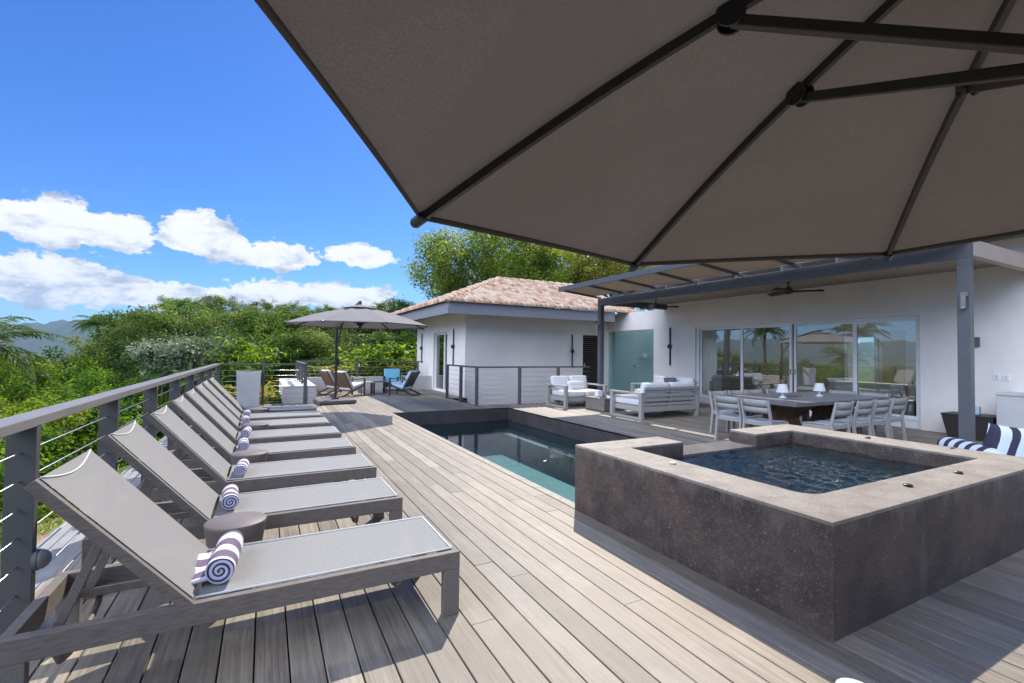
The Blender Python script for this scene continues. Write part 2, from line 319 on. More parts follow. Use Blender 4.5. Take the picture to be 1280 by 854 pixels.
def water(name, tintc, sc, strength, dist):
    m, t = newmat(name)
    tr = t.n('ShaderNodeBsdfTransparent'); tr.inputs[0].default_value = (*tintc, 1)
    gl = t.n('ShaderNodeBsdfGlossy'); gl.inputs['Roughness'].default_value = 0.015
    fr = t.n('ShaderNodeFresnel'); fr.inputs['IOR'].default_value = 1.33
    g = t.n('ShaderNodeTexCoord').outputs['Object']
    bn = t.n('ShaderNodeBump'); bn.inputs['Strength'].default_value = strength; bn.inputs['Distance'].default_value = dist
    h = t.m('ADD', t.noise(t.mapping(g, (1, 1, 1), rot=(0, 0, 0.6)), sc, 4, 0.6, 0.6), t.m('MULTIPLY', t.noise(g, sc*3.1, 3, 0.6), 0.35))
    t.lk(h, bn.inputs['Height']); t.lk(bn.outputs[0], gl.inputs['Normal']); t.lk(bn.outputs[0], fr.inputs['Normal'])
    mxx = t.n('ShaderNodeMixShader'); t.lk(t.m('MULTIPLY', fr.outputs[0], 1.7 if sc > 20 else 1.15, clamp=True), mxx.inputs[0]); t.lk(tr.outputs[0], mxx.inputs[1]); t.lk(gl.outputs[0], mxx.inputs[2])
    t.lk(mxx.outputs[0], t.n('ShaderNodeOutputMaterial').inputs[0])
water('pool_water', (0.62, 0.86, 0.92), 3.0, 0.25, 0.012)
water('spa_water', (0.84, 0.93, 0.90), 40.0, 0.6, 0.006)
pbr('pool_lining', (0.08, 0.15, 0.15), (0.055, 0.115, 0.12), 0.5, 4)
pbr('pool_floor', (0.13, 0.215, 0.205), (0.09, 0.165, 0.165), 0.5, 3, detail=3)

# foliage: face tint + noise, part of the light goes through
def leafmat(name, dark, mid, light, transl=0.35, rough=0.5):
    m, t = newmat(name)
    at = t.n('ShaderNodeAttribute', attribute_name='tint').outputs['Fac']
    oi = t.n('ShaderNodeObjectInfo').outputs['Random']
    cr = t.n('ShaderNodeValToRGB'); t.lk(at, cr.inputs[0]); e = cr.color_ramp
    e.elements[0].color = (*dark, 1); e.elements[1].color = (*light, 1); xx = e.elements.new(0.5); xx.color = (*mid, 1)
    hsn = t.n('ShaderNodeHueSaturation'); t.lk(cr.outputs[0], hsn.inputs['Color'])
    t.lk(t.m('ADD', 0.485, t.m('MULTIPLY', oi, 0.03)), hsn.inputs['Hue']); t.lk(t.m('ADD', 0.88, t.m('MULTIPLY', oi, 0.24)), hsn.inputs['Value'])
    b = t.n('ShaderNodeBsdfPrincipled'); t.lk(hsn.outputs[0], b.inputs['Base Color']); b.inputs['Roughness'].default_value = rough; b.inputs['Specular IOR Level'].default_value = 0.22
    tr = t.n('ShaderNodeBsdfTranslucent')
    br = t.n('ShaderNodeHueSaturation'); t.lk(hsn.outputs[0], br.inputs['Color']); br.inputs['Hue'].default_value = 0.485; br.inputs['Value'].default_value = 1.5
    t.lk(br.outputs[0], tr.inputs[0])
    mxx = t.n('ShaderNodeMixShader'); mxx.inputs[0].default_value = transl; t.lk(b.outputs[0], mxx.inputs[1]); t.lk(tr.outputs[0], mxx.inputs[2])
    t.lk(mxx.outputs[0], t.n('ShaderNodeOutputMaterial').inputs[0])
leafmat('leaf_bright', (0.035, 0.10, 0.008), (0.12, 0.23, 0.012), (0.29, 0.40, 0.03), 0.55)
leafmat('leaf_mid', (0.03, 0.085, 0.01), (0.09, 0.19, 0.018), (0.21, 0.31, 0.04), 0.5)
leafmat('leaf_olive', (0.04, 0.09, 0.014), (0.115, 0.185, 0.03), (0.25, 0.31, 0.07), 0.5)
leafmat('leaf_dark', (0.02, 0.055, 0.012), (0.045, 0.095, 0.018), (0.09, 0.15, 0.035), 0.35)
leafmat('leaf_silver', (0.07, 0.11, 0.045), (0.16, 0.21, 0.11), (0.36, 0.40, 0.27), 0.25)
leafmat('leaf_yellow', (0.11, 0.17, 0.015), (0.19, 0.24, 0.02), (0.32, 0.30, 0.03), 0.45)
leafmat('leaf_high', (0.07, 0.14, 0.012), (0.15, 0.26, 0.022), (0.31, 0.40, 0.045), 0.6)
leafmat('palm_leaf', (0.05, 0.10, 0.018), (0.09, 0.16, 0.025), (0.15, 0.22, 0.05), 0.3)
leafmat('croton', (0.25, 0.30, 0.02), (0.35, 0.28, 0.02), (0.45, 0.14, 0.03), 0.35)
# ------------------------------------------------------------------ mesh building
ORG = {}   # origin (world) of things whose shapes are given in world coordinates
class MB:
    def __init__(s): s.v = []; s.f = []; s.t = []
    def add(s, vs, fs, tint=0.5):
        o = len(s.v); s.v += [tuple(q) for q in vs]; s.f += [tuple(i+o for i in q) for q in fs]
        s.t += ([tint]*len(fs) if not isinstance(tint, (list, tuple)) else list(tint)); return s
    def box(s, x0, x1, y0, y1, z0, z1, tint=0.5):
        return s.add([(x0, y0, z0), (x1, y0, z0), (x1, y1, z0), (x0, y1, z0), (x0, y0, z1), (x1, y0, z1), (x1, y1, z1), (x0, y1, z1)],
                     [(0, 3, 2, 1), (4, 5, 6, 7), (0, 1, 5, 4), (1, 2, 6, 5), (2, 3, 7, 6), (3, 0, 4, 7)], tint)
    def bar(s, p, q, w, h, up=(0, 0, 1), w2=None, h2=None):
        p = Vector(p); q = Vector(q); d = (q-p).normalized(); sd = d.cross(Vector(up))
        if sd.length < 1e-4: sd = d.cross(Vector((0, 1, 0)))
        sd.normalize(); u = sd.cross(d).normalized(); w2 = w if w2 is None else w2; h2 = h if h2 is None else h2
        vs = []
        for c, a, b in ((p, w/2, h/2), (q, w2/2, h2/2)):
            vs += [c-sd*a-u*b, c+sd*a-u*b, c+sd*a+u*b, c-sd*a+u*b]
        return s.add(vs, [(0, 1, 2, 3), (7, 6, 5, 4), (0, 4, 5, 1), (1, 5, 6, 2), (2, 6, 7, 3), (3, 7, 4, 0)])
    def tube(s, pts, rad, n=8, cap=True, tint=0.5):
        pts = [Vector(p) for p in pts]; N = len(pts)
        rad = rad if isinstance(rad, (list, tuple)) else [rad]*N
        prev = None; vs = []
        for i, p in enumerate(pts):
            d = (pts[min(i+1, N-1)]-pts[max(i-1, 0)]).normalized()
            if prev is None:
                a = d.orthogonal().normalized()
            else:
                a = (prev-d*prev.dot(d)); a = a.normalized() if a.length > 1e-5 else d.orthogonal().normalized()
            prev = a; b = d.cross(a)
            vs += [p+(a*math.cos(2*PI*k/n)+b*math.sin(2*PI*k/n))*rad[i] for k in range(n)]
        fs = [(i*n+k, i*n+(k+1) % n, (i+1)*n+(k+1) % n, (i+1)*n+k) for i in range(N-1) for k in range(n)]
        if cap: fs += [tuple(range(n))[::-1], tuple((N-1)*n+k for k in range(n))]
        return s.add(vs, fs, tint)
    def lathe(s, prof, n=32, c=(0, 0, 0), sx=1.0, sy=1.0):
        vs = [(c[0]+r*math.cos(2*PI*k/n)*sx, c[1]+r*math.sin(2*PI*k/n)*sy, c[2]+z) for (r, z) in prof for k in range(n)]
        N = len(prof); fs = [(i*n+k, i*n+(k+1) % n, (i+1)*n+(k+1) % n, (i+1)*n+k) for i in range(N-1) for k in range(n)]
        fs += [tuple(range(n))[::-1], tuple((N-1)*n+k for k in range(n))]
        return s.add(vs, fs)
    def prism(s, poly, z0, z1):
        n = len(poly); vs = [(x, y, z0) for x, y in poly]+[(x, y, z1) for x, y in poly]
        return s.add(vs, [tuple(range(n))[::-1], tuple(range(n, 2*n))]+[(i, (i+1) % n, n+(i+1) % n, n+i) for i in range(n)])
    def grid(s, fn, nu, nv, tint=0.5, thick=0.0):
        vs = [fn(i/nu, j/nv) for j in range(nv+1) for i in range(nu+1)]
        k = nu+1; fs = [(j*k+i, j*k+i+1, (j+1)*k+i+1, (j+1)*k+i) for j in range(nv) for i in range(nu)]
        return s.add(vs, fs, tint)
    def build(s, name, mat, parent=None, smooth=False, bevel=0.0, solid=0.0, attr=False, subsurf=0):
        me = bpy.data.meshes.new(name)
        o0 = ORG.get(parent.name, (0, 0, 0)) if parent else (0, 0, 0)
        a = np.array(s.v, dtype=float).reshape(-1, 3)-np.array(o0, dtype=float)
        me.from_pydata([tuple(q) for q in a], [], s.f)
        if attr:
            at = me.attributes.new('tint', 'FLOAT', 'FACE'); at.data.foreach_set('value', s.t)
        if smooth: me.polygons.foreach_set('use_smooth', [True]*len(me.polygons))
        me.update(); me.materials.append(MAT[mat])
        ob = bpy.data.objects.new(name, me); C.objects.link(ob)
        if parent:
            ob.parent = parent
            if parent.name in ORG: ORG[ob.name] = o0
        if solid:
            q = ob.modifiers.new('solid', 'SOLIDIFY'); q.thickness = solid; q.offset = 0
        if subsurf:
            q = ob.modifiers.new('sub', 'SUBSURF'); q.levels = subsurf; q.render_levels = subsurf
        if bevel:
            q = ob.modifiers.new('bevel', 'BEVEL'); q.width = bevel; q.segments = 2; q.limit_method = 'ANGLE'; q.angle_limit = R_(40)
            q.harden_normals = False
        return ob
def tag(o, label, cat, group=None):
    o['label'] = label; o['category'] = cat
    if group: o['group'] = group
    return o
def struct(o, label=None, kind='structure'):
    o['kind'] = kind
    if label: o['label'] = label
    return o
def thing(name, label, cat, loc=(0, 0, 0), rz=0.0, group=None, world=False):
    o = bpy.data.objects.new(name, None); C.objects.link(o); o.empty_display_size = 0.2
    o.location = loc; o.rotation_euler = (0, 0, rz); tag(o, label, cat, group)
    if world: ORG[o.name] = tuple(loc)
    return o
KIDS = {}
def dup(root, loc=None, rz=None, label=None, group=None, cat=None, scale=None):
    def cp(o, par):
        c = o.copy(); C.objects.link(c); c.parent = par
        for k in list(o.children): cp(k, c)
        return c
    c = cp(root, None)
    if loc is not None: c.location = loc
    if rz is not None: c.rotation_euler = (0, 0, rz)
    if scale is not None: c.scale = (scale,)*3 if not isinstance(scale, tuple) else scale
    if label: c['label'] = label
    if group: c['group'] = group
    if cat: c['category'] = cat
    return c
def cushion_mb(x0, x1, y0, y1, z0, z1, puff=0.02, n=8):
    # soft box: rounded, slightly crowned
    mb = MB(); cx, cy, cz = (x0+x1)/2, (y0+y1)/2, (z0+z1)/2; hx, hy, hz = (x1-x0)/2, (y1-y0)/2, (z1-z0)/2
    r = min(hx, hy, hz)*0.55
    def q(a, b, c):
        v = Vector((a*hx, b*hy, c*hz)); inner = Vector((max(-hx+r, min(hx-r, v.x)), max(-hy+r, min(hy-r, v.y)), max(-hz+r, min(hz-r, v.z))))
        d = v-inner
        if d.length > r*1e-3: v = inner+d.normalized()*min(d.length, r)
        pf = (1-a*a)*(1-b*b) if abs(c) > .99 else 0
        m_ = min(hx, hy, hz)
        if m_ == hz: v.z += math.copysign(puff*(1-a*a)*(1-b*b), c) if abs(c) > .99 else 0
        elif m_ == hy: v.y += math.copysign(puff*(1-a*a)*(1-c*c), b) if abs(b) > .99 else 0
        else: v.x += math.copysign(puff*(1-b*b)*(1-c*c), a) if abs(a) > .99 else 0
        return (v.x+cx, v.y+cy, v.z+cz)
    def L(t): return math.sin((t*2-1)*PI/2)
    for sg in (-1, 1):
        mb.grid(lambda u, v: q(L(u), L(v)*sg, sg), n, n); mb.grid(lambda u, v: q(sg, L(u), L(v)*sg), n, n); mb.grid(lambda u, v: q(L(v)*sg, sg, L(u)), n, n)
    return mb

# ------------------------------------------------------------------ ground, deck
rnd = random.Random(4)
def gz(x, y):
    # terrain falls away from the deck on the open side
    d = max(0.0, -1.5-x)
    z = -1.25-0.16*d if x < -1.5 else -1.25
    z = max(z, -7.0)
    z += 0.25*math.sin(x*0.31+1.0)*math.cos(y*0.23)*min(1, d/6)
    if y > 14 and x > -10: z = max(z, -1.3+0.02*(y-14)) if x > 0 else z
    return z
mb = MB()
xs = [-3900, -1500, -600, -250, -120, -60, -40]+[-30+i*1.5 for i in range(24)]+[8, 12, 20, 40, 80, 200, 700, 3900]
ys = [-3000, -900, -200, -60, -20]+[-8+i*2.0 for i in range(30)]+[56, 64, 80, 120, 250, 700, 1800, 3900]
vs = [(x, y, (-9 if max(abs(x), abs(y)) > 100 else gz(x, y))) for y in ys for x in xs]; k = len(xs)
mb.add(vs, [(j*k+i, j*k+i+1, (j+1)*k+i+1, (j+1)*k+i) for j in range(len(ys)-1) for i in range(k-1)])
# leave the ground out under the pool
keep = []
for q in mb.f:
    cx = sum(mb.v[i][0] for i in q)/4; cy = sum(mb.v[i][1] for i in q)/4
    if not (-1.5 < cx < 6.4 and -2 < cy < 12): keep.append(q)
mb.f = keep; mb.t = [0.5]*len(keep)
struct(mb.build('ground', 'ground', smooth=True), 'sloping ground below the deck and garden')
# winding dirt path and lawn strip seen between the cables
def strip(name, mat, pts, wd, dz, label):
    m_ = MB(); vs = []
    for i, (x, y) in enumerate(pts):
        a = Vector(pts[max(i-1, 0)]); b_ = Vector(pts[min(i+1, len(pts)-1)]); d = (b_-a).normalized(); nn = Vector((-d.y, d.x))
        for s_ in (-1, -0.5, 0, 0.5, 1):
            ww = wd*(1+0.12*math.sin(i*1.7+s_)); X_, Y_ = x+nn.x*s_*ww, y+nn.y*s_*ww
            vs.append((X_, Y_, gz(X_, Y_)+dz))
    n_ = 5; m_.add(vs, [(i*n_+j, i*n_+j+1, (i+1)*n_+j+1, (i+1)*n_+j) for i in range(len(pts)-1) for j in range(n_-1)])
    return struct(m_.build(name, mat, smooth=True), label)
strip('lawn', 'lawn', [(-3.2, 0+i*1.0) for i in range(24)], 1.9, 0.05, 'bright green lawn strip below the railing')
strip('path', 'dirt_path', [(-2.9+0.35*math.sin(i*0.5)-max(0, i-6)*0.12, 5+i*1.0) for i in range(15)], 0.55, 0.10, 'sandy dirt path below the railing')

def deck_intervals(xc):
    out = []
    if xc < 2.60: out.append((-4.0, 14.2))
    if 1.30 < xc < 5.84: out.append((14.2, 18.25))
    if 2.60 < xc < 5.22: out.append((11.28, 14.2))
    if 5.22 < xc < 5.80: out.append((11.16, 11.9))
    if xc > 2.60: out.append((-4.0, 1.42))
    if xc > 5.80: out.append((1.42, 11.9 if xc < 9.4 else 14.4))
    out.sort(); mg = []
    for a, b in out:
        if mg and abs(mg[-1][1]-a) < 1e-6: mg[-1] = (mg[-1][0], b)
        else: mg.append((a, b))
    return mg
mb = MB(); pitch = 0.145; k0 = -9; k = k0
while True:
    x0 = 0.135+k*pitch; x1 = x0+pitch-0.0075
    if x0 > 11.75: break
    for (a, b) in deck_intervals((x0+x1)/2):
        y = a; first = True
        while y < b-1e-6:
            ln = rnd.uniform(1.5, 4.9) if first else rnd.choice([3.6, 4.8, 4.8]); first = False
            e2 = min(b, y+ln)
            if b-e2 < 0.6: e2 = b
            dz = rnd.uniform(-0.0008, 0.0008)
            mb.box(x0, x1, y, e2-0.002, -0.028, dz, rnd.random()); y = e2
    k += 1
dk = mb.build('deck', 'deck_wood', attr=True); struct(dk, 'weathered grey brown board deck')
q = dk.modifiers.new('bevel', 'BEVEL'); q.width = 0.0018; q.segments = 1
mb = MB()
for (x0, x1, y0, y1) in [(-1.17, 2.64, -4, 14.15), (1.30, 5.84, 14.15, 18.25), (2.64, 5.22, 11.30, 14.15), (5.22, 5.80, 11.18, 11.9), (2.64, 11.8, -4, 1.38), (5.83, 9.4, 1.38, 11.9), (9.4, 11.8, 1.38, 14.4)]:
    mb.box(x0, x1, y0, y1, -0.9, -0.032)
struct(mb.build('deck_substructure', 'void'), 'dark substructure under the deck boards')
mb = MB().box(-1.46, -1.172, -4, 14.3, -0.16, -0.006).box(-1.46, -1.172, -4, 14.3, -2.6, -0.17)
struct(mb.build('terrace_ledge', 'concrete', bevel=0.004), 'pale concrete ledge outside the deck railing')
mb = MB().box(-1.30, 1.28, 14.22, 14.34, -2.6, -0.01)
struct(mb.build('terrace_wall', 'plaster_low'), 'pale retaining face under the far deck edge')

# ------------------------------------------------------------------ pool
pool = thing('swimming_pool', 'sunken rectangular pool with dark stone walls and teal water beside the deck', 'pool', (4.2, 7.4, -0.4), world=True)
px0, px1, py0, py1, zf = 2.70, 5.79, 3.62, 11.16, -1.0
mb = MB().box(px0-0.09, px0, py0, py1, zf, -0.001).box(px1, px1+0.035, py0, py1, zf, -0.001).box(px0-0.09, px1+0.035, py1, py1+0.11, zf, 0.0).box(px0, px1, py0-0.1, py0, zf, 0.0)
mb.build('pool_wall', 'pool_stone', pool)
MB().box(px0-0.1, px1, py0-0.1, py1, zf-0.05, zf).build('pool_floor', 'pool_floor', pool)
MB().box(px0+0.0, px0+0.006, py0, py1, zf, -0.37).box(px1-0.006, px1, py0, py1, zf, -0.37).box(px0+0.006, px1-0.006, py1-0.006, py1, zf, -0.37).box(px0+0.006, px1-0.006, py0, py0+0.006, zf, -0.37).build('pool_lining', 'pool_lining', pool)
MB().box(px1-0.45, px1-0.008, py0+0.01, py1-0.01, zf+0.001, -0.56).build('pool_bench', 'rim_stone', pool)
MB().grid(lambda u, v: (px0+(px1-px0)*u, py0+(py1-py0)*v, -0.33), 1, 1).build('pool_surface', 'pool_water', pool)
mb = MB()
y = py0
while y < py1:
    e2 = min(py1+0.11, y+rnd.uniform(0.9, 1.3)); mb.box(2.604, 2.699, y, e2-0.004, -0.03, 0.003); y = e2
mb.build('coping', 'coping', pool, bevel=0.002)
for (x, y) in [(4.1, 6.6), (4.6, 5.35)]:
    tag(MB().add([(x, y, -0.325), (x+0.06, y+0.02, -0.322), (x+0.09, y+0.07, -0.324), (x+0.02, y+0.05, -0.322)], [(0, 1, 2, 3)]).build('fallen_leaf', 'sling_edge', solid=0.003),
        'pale fallen leaf floating on the pool, ' + ('the one farther from the spa' if y > 6 else 'the one closer to the spa wall'), 'leaf', 'leaves floating on the pool')

# ------------------------------------------------------------------ raised spa
spa = thing('raised_spa', 'raised square spa of dark volcanic stone with a pale stone rim and a spillway notch', 'spa', (4.2, 2.5, 0), world=True)
X0, X1, Y0, Y1, ZT = 2.592, 5.84, 1.367, 3.62, 0.603
xi0, xi1, yi0, yi1 = 2.97, 5.41, 1.69, 3.285; nx0, nx1 = 3.64, 4.76
mb = MB()
mb.box(X0, xi0, Y0, Y1, -0.02, ZT-0.022).box(xi1, X1, Y0, Y1, -0.02, ZT-0.022)
mb.box(xi0, xi1, Y0, yi0, -0.02, ZT-0.022)
mb.box(xi0, nx0, yi1, Y1, -0.02, ZT-0.022).box(nx1, xi1, yi1, Y1, -0.02, ZT-0.022).box(nx0, nx1, yi1, Y1-0.02, -0.5, 0.452)
mb.build('spa_wall', 'spa_stone', spa)
# rim: one slab ring with a rounded inner near corner
def ring(m_, z0, z1):
    poly_out = [(nx0, Y1), (X0, Y1), (X0, Y0), (X1, Y0), (X1, Y1), (nx1, Y1)]
    rc = 0.12; arc = [(xi0+rc-rc*math.cos(a), yi0+rc-rc*math.sin(a)) for a in [PI/2*i/6 for i in range(7)]]
    poly_in = [(nx1, yi1), (xi1, yi1), (xi1, yi0)]+arc[::-1]+[(xi0, yi1), (nx0, yi1)]
    pl = poly_out+poly_in
    return pl
pl = ring(None, 0, 0)
mb = MB().prism(pl[::-1], ZT-0.022, ZT)
mb.build('spa_rim', 'rim_stone', spa, bevel=0.004)
MB().box(nx0+0.001, nx1-0.001, yi1-0.002, Y1+0.004, 0.452, 0.478).build('spillway', 'wet_stone', spa, bevel=0.003)
MB().box(xi0, xi1, yi0, yi1, -0.35, -0.3).build('spa_floor', 'pool_floor', spa)
MB().box(xi0+0.006, xi0+0.4, yi0+0.006, yi1-0.006, -0.3, 0.1).box(xi0+0.4, xi1-0.006, yi0+0.006, yi0+0.38, -0.3, 0.1).build('spa_bench', 'pool_floor', spa)
MB().box(xi0, xi0+0.005, yi0, yi1, -0.3, 0.43).box(xi1-0.005, xi1, yi0, yi1, -0.3, 0.43).box(xi0+0.005, xi1-0.005, yi0, yi0+0.005, -0.3, 0.43).box(xi0+0.005, xi1-0.005, yi1-0.005, yi1, -0.3, 0.43).build('spa_lining', 'pool_lining', spa)
wr = random.Random(12); WV = []
for i in range(60):
    lam = wr.uniform(0.03, 0.10) if i < 44 else wr.uniform(0.12, 0.3); th_ = wr.uniform(0, 2*PI); WV.append((2*PI/lam*math.cos(th_), 2*PI/lam*math.sin(th_), wr.uniform(0, 6.28), 0.0115*lam*wr.uniform(0.5, 1.3)))
def ripple(x, y):
    e_ = 0.5+0.75*math.exp(-((x-4.2)**2+(y-2.75)**2)/0.6)
    return e_*sum(a_*math.sin(kx*x+ky*y+ph) for kx, ky, ph, a_ in WV)
MB().grid(lambda u, v: (xi0+0.0055+(xi1-xi0-0.011)*u, yi0+0.0055+(yi1-yi0-0.011)*v, 0.463+ripple(xi0+(xi1-xi0)*u, yi0+(yi1-yi0)*v)), 330, 220).build('spa_surface', 'spa_water', spa, smooth=True)
for (x, y, wh, wd) in [(2.833, 2.659, 'sling_edge', 'white capped control button on the left rim of the spa'), (3.781, 1.53, 'black_metal', 'flat dark control button on the near rim of the spa, closer to its front corner'),
                   (4.55, 1.534, 'black_metal', 'flat dark control button on the near rim of the spa, farther from its front corner'), (5.62, 2.62, 'black_metal', 'flat dark control button on the far right rim of the spa')]:
    ob = MB().lathe([(0.022, 0), (0.026, 0.004), (0.026, 0.012), (0.02, 0.016), (0.001, 0.016)], 20, (x, y, ZT)).build('control_button', wh, spa, smooth=False)
    ob['label'] = wd
tag(MB().add([(0, 0, 0), (0.05, 0.015, 0.006), (0.085, 0.0, 0.012), (0.05, -0.02, 0.004)], [(0, 1, 2, 3)]).build('fallen_leaf', 'leaf_litter', solid=0.002), 'tiny dry brown leaf lying on the far corner of the spa rim', 'leaf').location = (5.70, 1.98, ZT+0.003)

# small white cap lying on the deck in front of the spa
tag(MB().lathe([(0.075, 0), (0.08, 0.01), (0.08, 0.12), (0.072, 0.142), (0.045, 0.155), (0.001, 0.158)], 28, (2.09, 1.015, 0)).build('white_tub', 'white_frame', smooth=True), 'small white tub with a rounded lid at the bottom edge, in front of the spa', 'tub')

# ------------------------------------------------------------------ railings
def cables(m_, a, b, zs, r=0.0035):
    for z in zs: m_.tube([(a[0], a[1], z), (b[0], b[1], z)], r, 6)
ZC = [0.067+0.142*i for i in range(7)]
def railing(name, label, segs, posts, group=None, loc=(0, 0, 0), top=1.10, pw=0.115, pd=0.052, axis='y', zc=ZC, rw=0.125):
    t_ = thing(name, label, 'railing', loc, group=group, world=True)
    m_ = MB()
    for (a, b) in segs:
        if abs(a[0]-b[0]) < 1e-6: m_.box(a[0]-rw/2, a[0]+rw/2, min(a[1], b[1])-rw/2, max(a[1], b[1])+rw/2, top-0.05, top)
        else: m_.box(min(a[0], b[0])-rw/2, max(a[0], b[0])+rw/2, a[1]-rw/2+0.002, a[1]+rw/2-0.002, top-0.048, top-0.002)
    m_.build('handrail', 'steel_rail' if pw > 0.1 else 'steel_paint', t_, bevel=0.004)
    for (x, y, ax) in posts:
        a_, b_ = (pw/2, pd/2) if ax == 'y' else (pd/2, pw/2)
        m2 = MB().box(x-a_, x+a_, y-b_, y+b_, 0, top-0.049).box(x-a_-0.012, x+a_+0.012, y-b_-0.02, y+b_+0.02, -0.004, 0.007)
        m2.build('post', 'steel_post' if pw > 0.1 else 'steel_paint', t_, bevel=0.002)
    for (a, b) in segs:
        for z in zc:
            MB().tube([(a[0], a[1], z), (b[0], b[1], z)], 0.0045, 6).build('cable', 'cable', t_, smooth=True)
    return t_
LX = -1.0785
py = [0.25, 1.75, 3.27, 4.757, 6.255, 7.755, 9.17, 10.62, 12.12, 14.12]
railing('deck_railing', 'long grey metal railing with horizontal steel cables along the loungers', [((LX, -3.0), (LX, 14.15))], [(LX, -1.25, 'y')]+[(LX, y, 'y') for y in py], loc=(LX, 7, 0))
railing('deck_railing', 'short cable railing across the far end of the loungers behind the tall planter', [((-0.99, 14.17), (0.90, 14.17))], [(-0.04, 14.17, 'x')], loc=(0, 14.17, 0), pw=0.09, pd=0.06, rw=0.08)
railing('deck_railing', 'cable railing standing on the low boarded bench block', [((1.0, 14.17), (1.0, 18.2))], [(1.0, 14.17, 'y')]+[(1.0, y, 'y') for y in (15.2, 16.2, 17.2, 18.2)], loc=(1.0, 16, 0), pw=0.09, pd=0.06, rw=0.09)
# railing on the far low wall
railing('deck_railing', 'thin dark railing on top of the far low wall behind the armchairs', [((1.15, 18.36), (5.60, 18.36))], [(x, 18.36, 'x') for x in (3.09, 5.42)], loc=(3, 18.36, 0), pw=0.07, pd=0.06, rw=0.06, zc=[0.62, 0.75, 0.88])
t_ = railing('deck_railing', 'angled cable railing in front of the blank wall of the far wing', [((5.14, 11.80), (5.14, 14.2)), ((5.14, 11.80), (8.95, 11.80))],
        [(5.14, 11.80, 'x'), (5.14, 12.97, 'y'), (5.14, 14.15, 'y'), (6.48, 11.80, 'x'), (7.80, 11.80, 'x')], loc=(5.14, 11.8, 0), top=1.085, pw=0.085, pd=0.07, rw=0.06)
# step light on the first post
t_ = thing('step_light', 'round dome step light fixed to the nearest railing post', 'light', (-1.02, 3.27, 0.365), world=False)
MB().tube([(0, 0, 0), (0.02, 0, 0)], 0.052, 20).build('light_base', 'steel_paint', t_, smooth=False)
mb = MB(); pts = [(0.02+0.045*math.sin(a), 0, 0) for a in [PI/2*i/7 for i in range(8)]]; mb.tube(pts, [0.048*math.cos(PI/2*i/7)+0.001 for i in range(8)], 20)
mb.build('light_dome', 'steel_rail', t_, smooth=True)

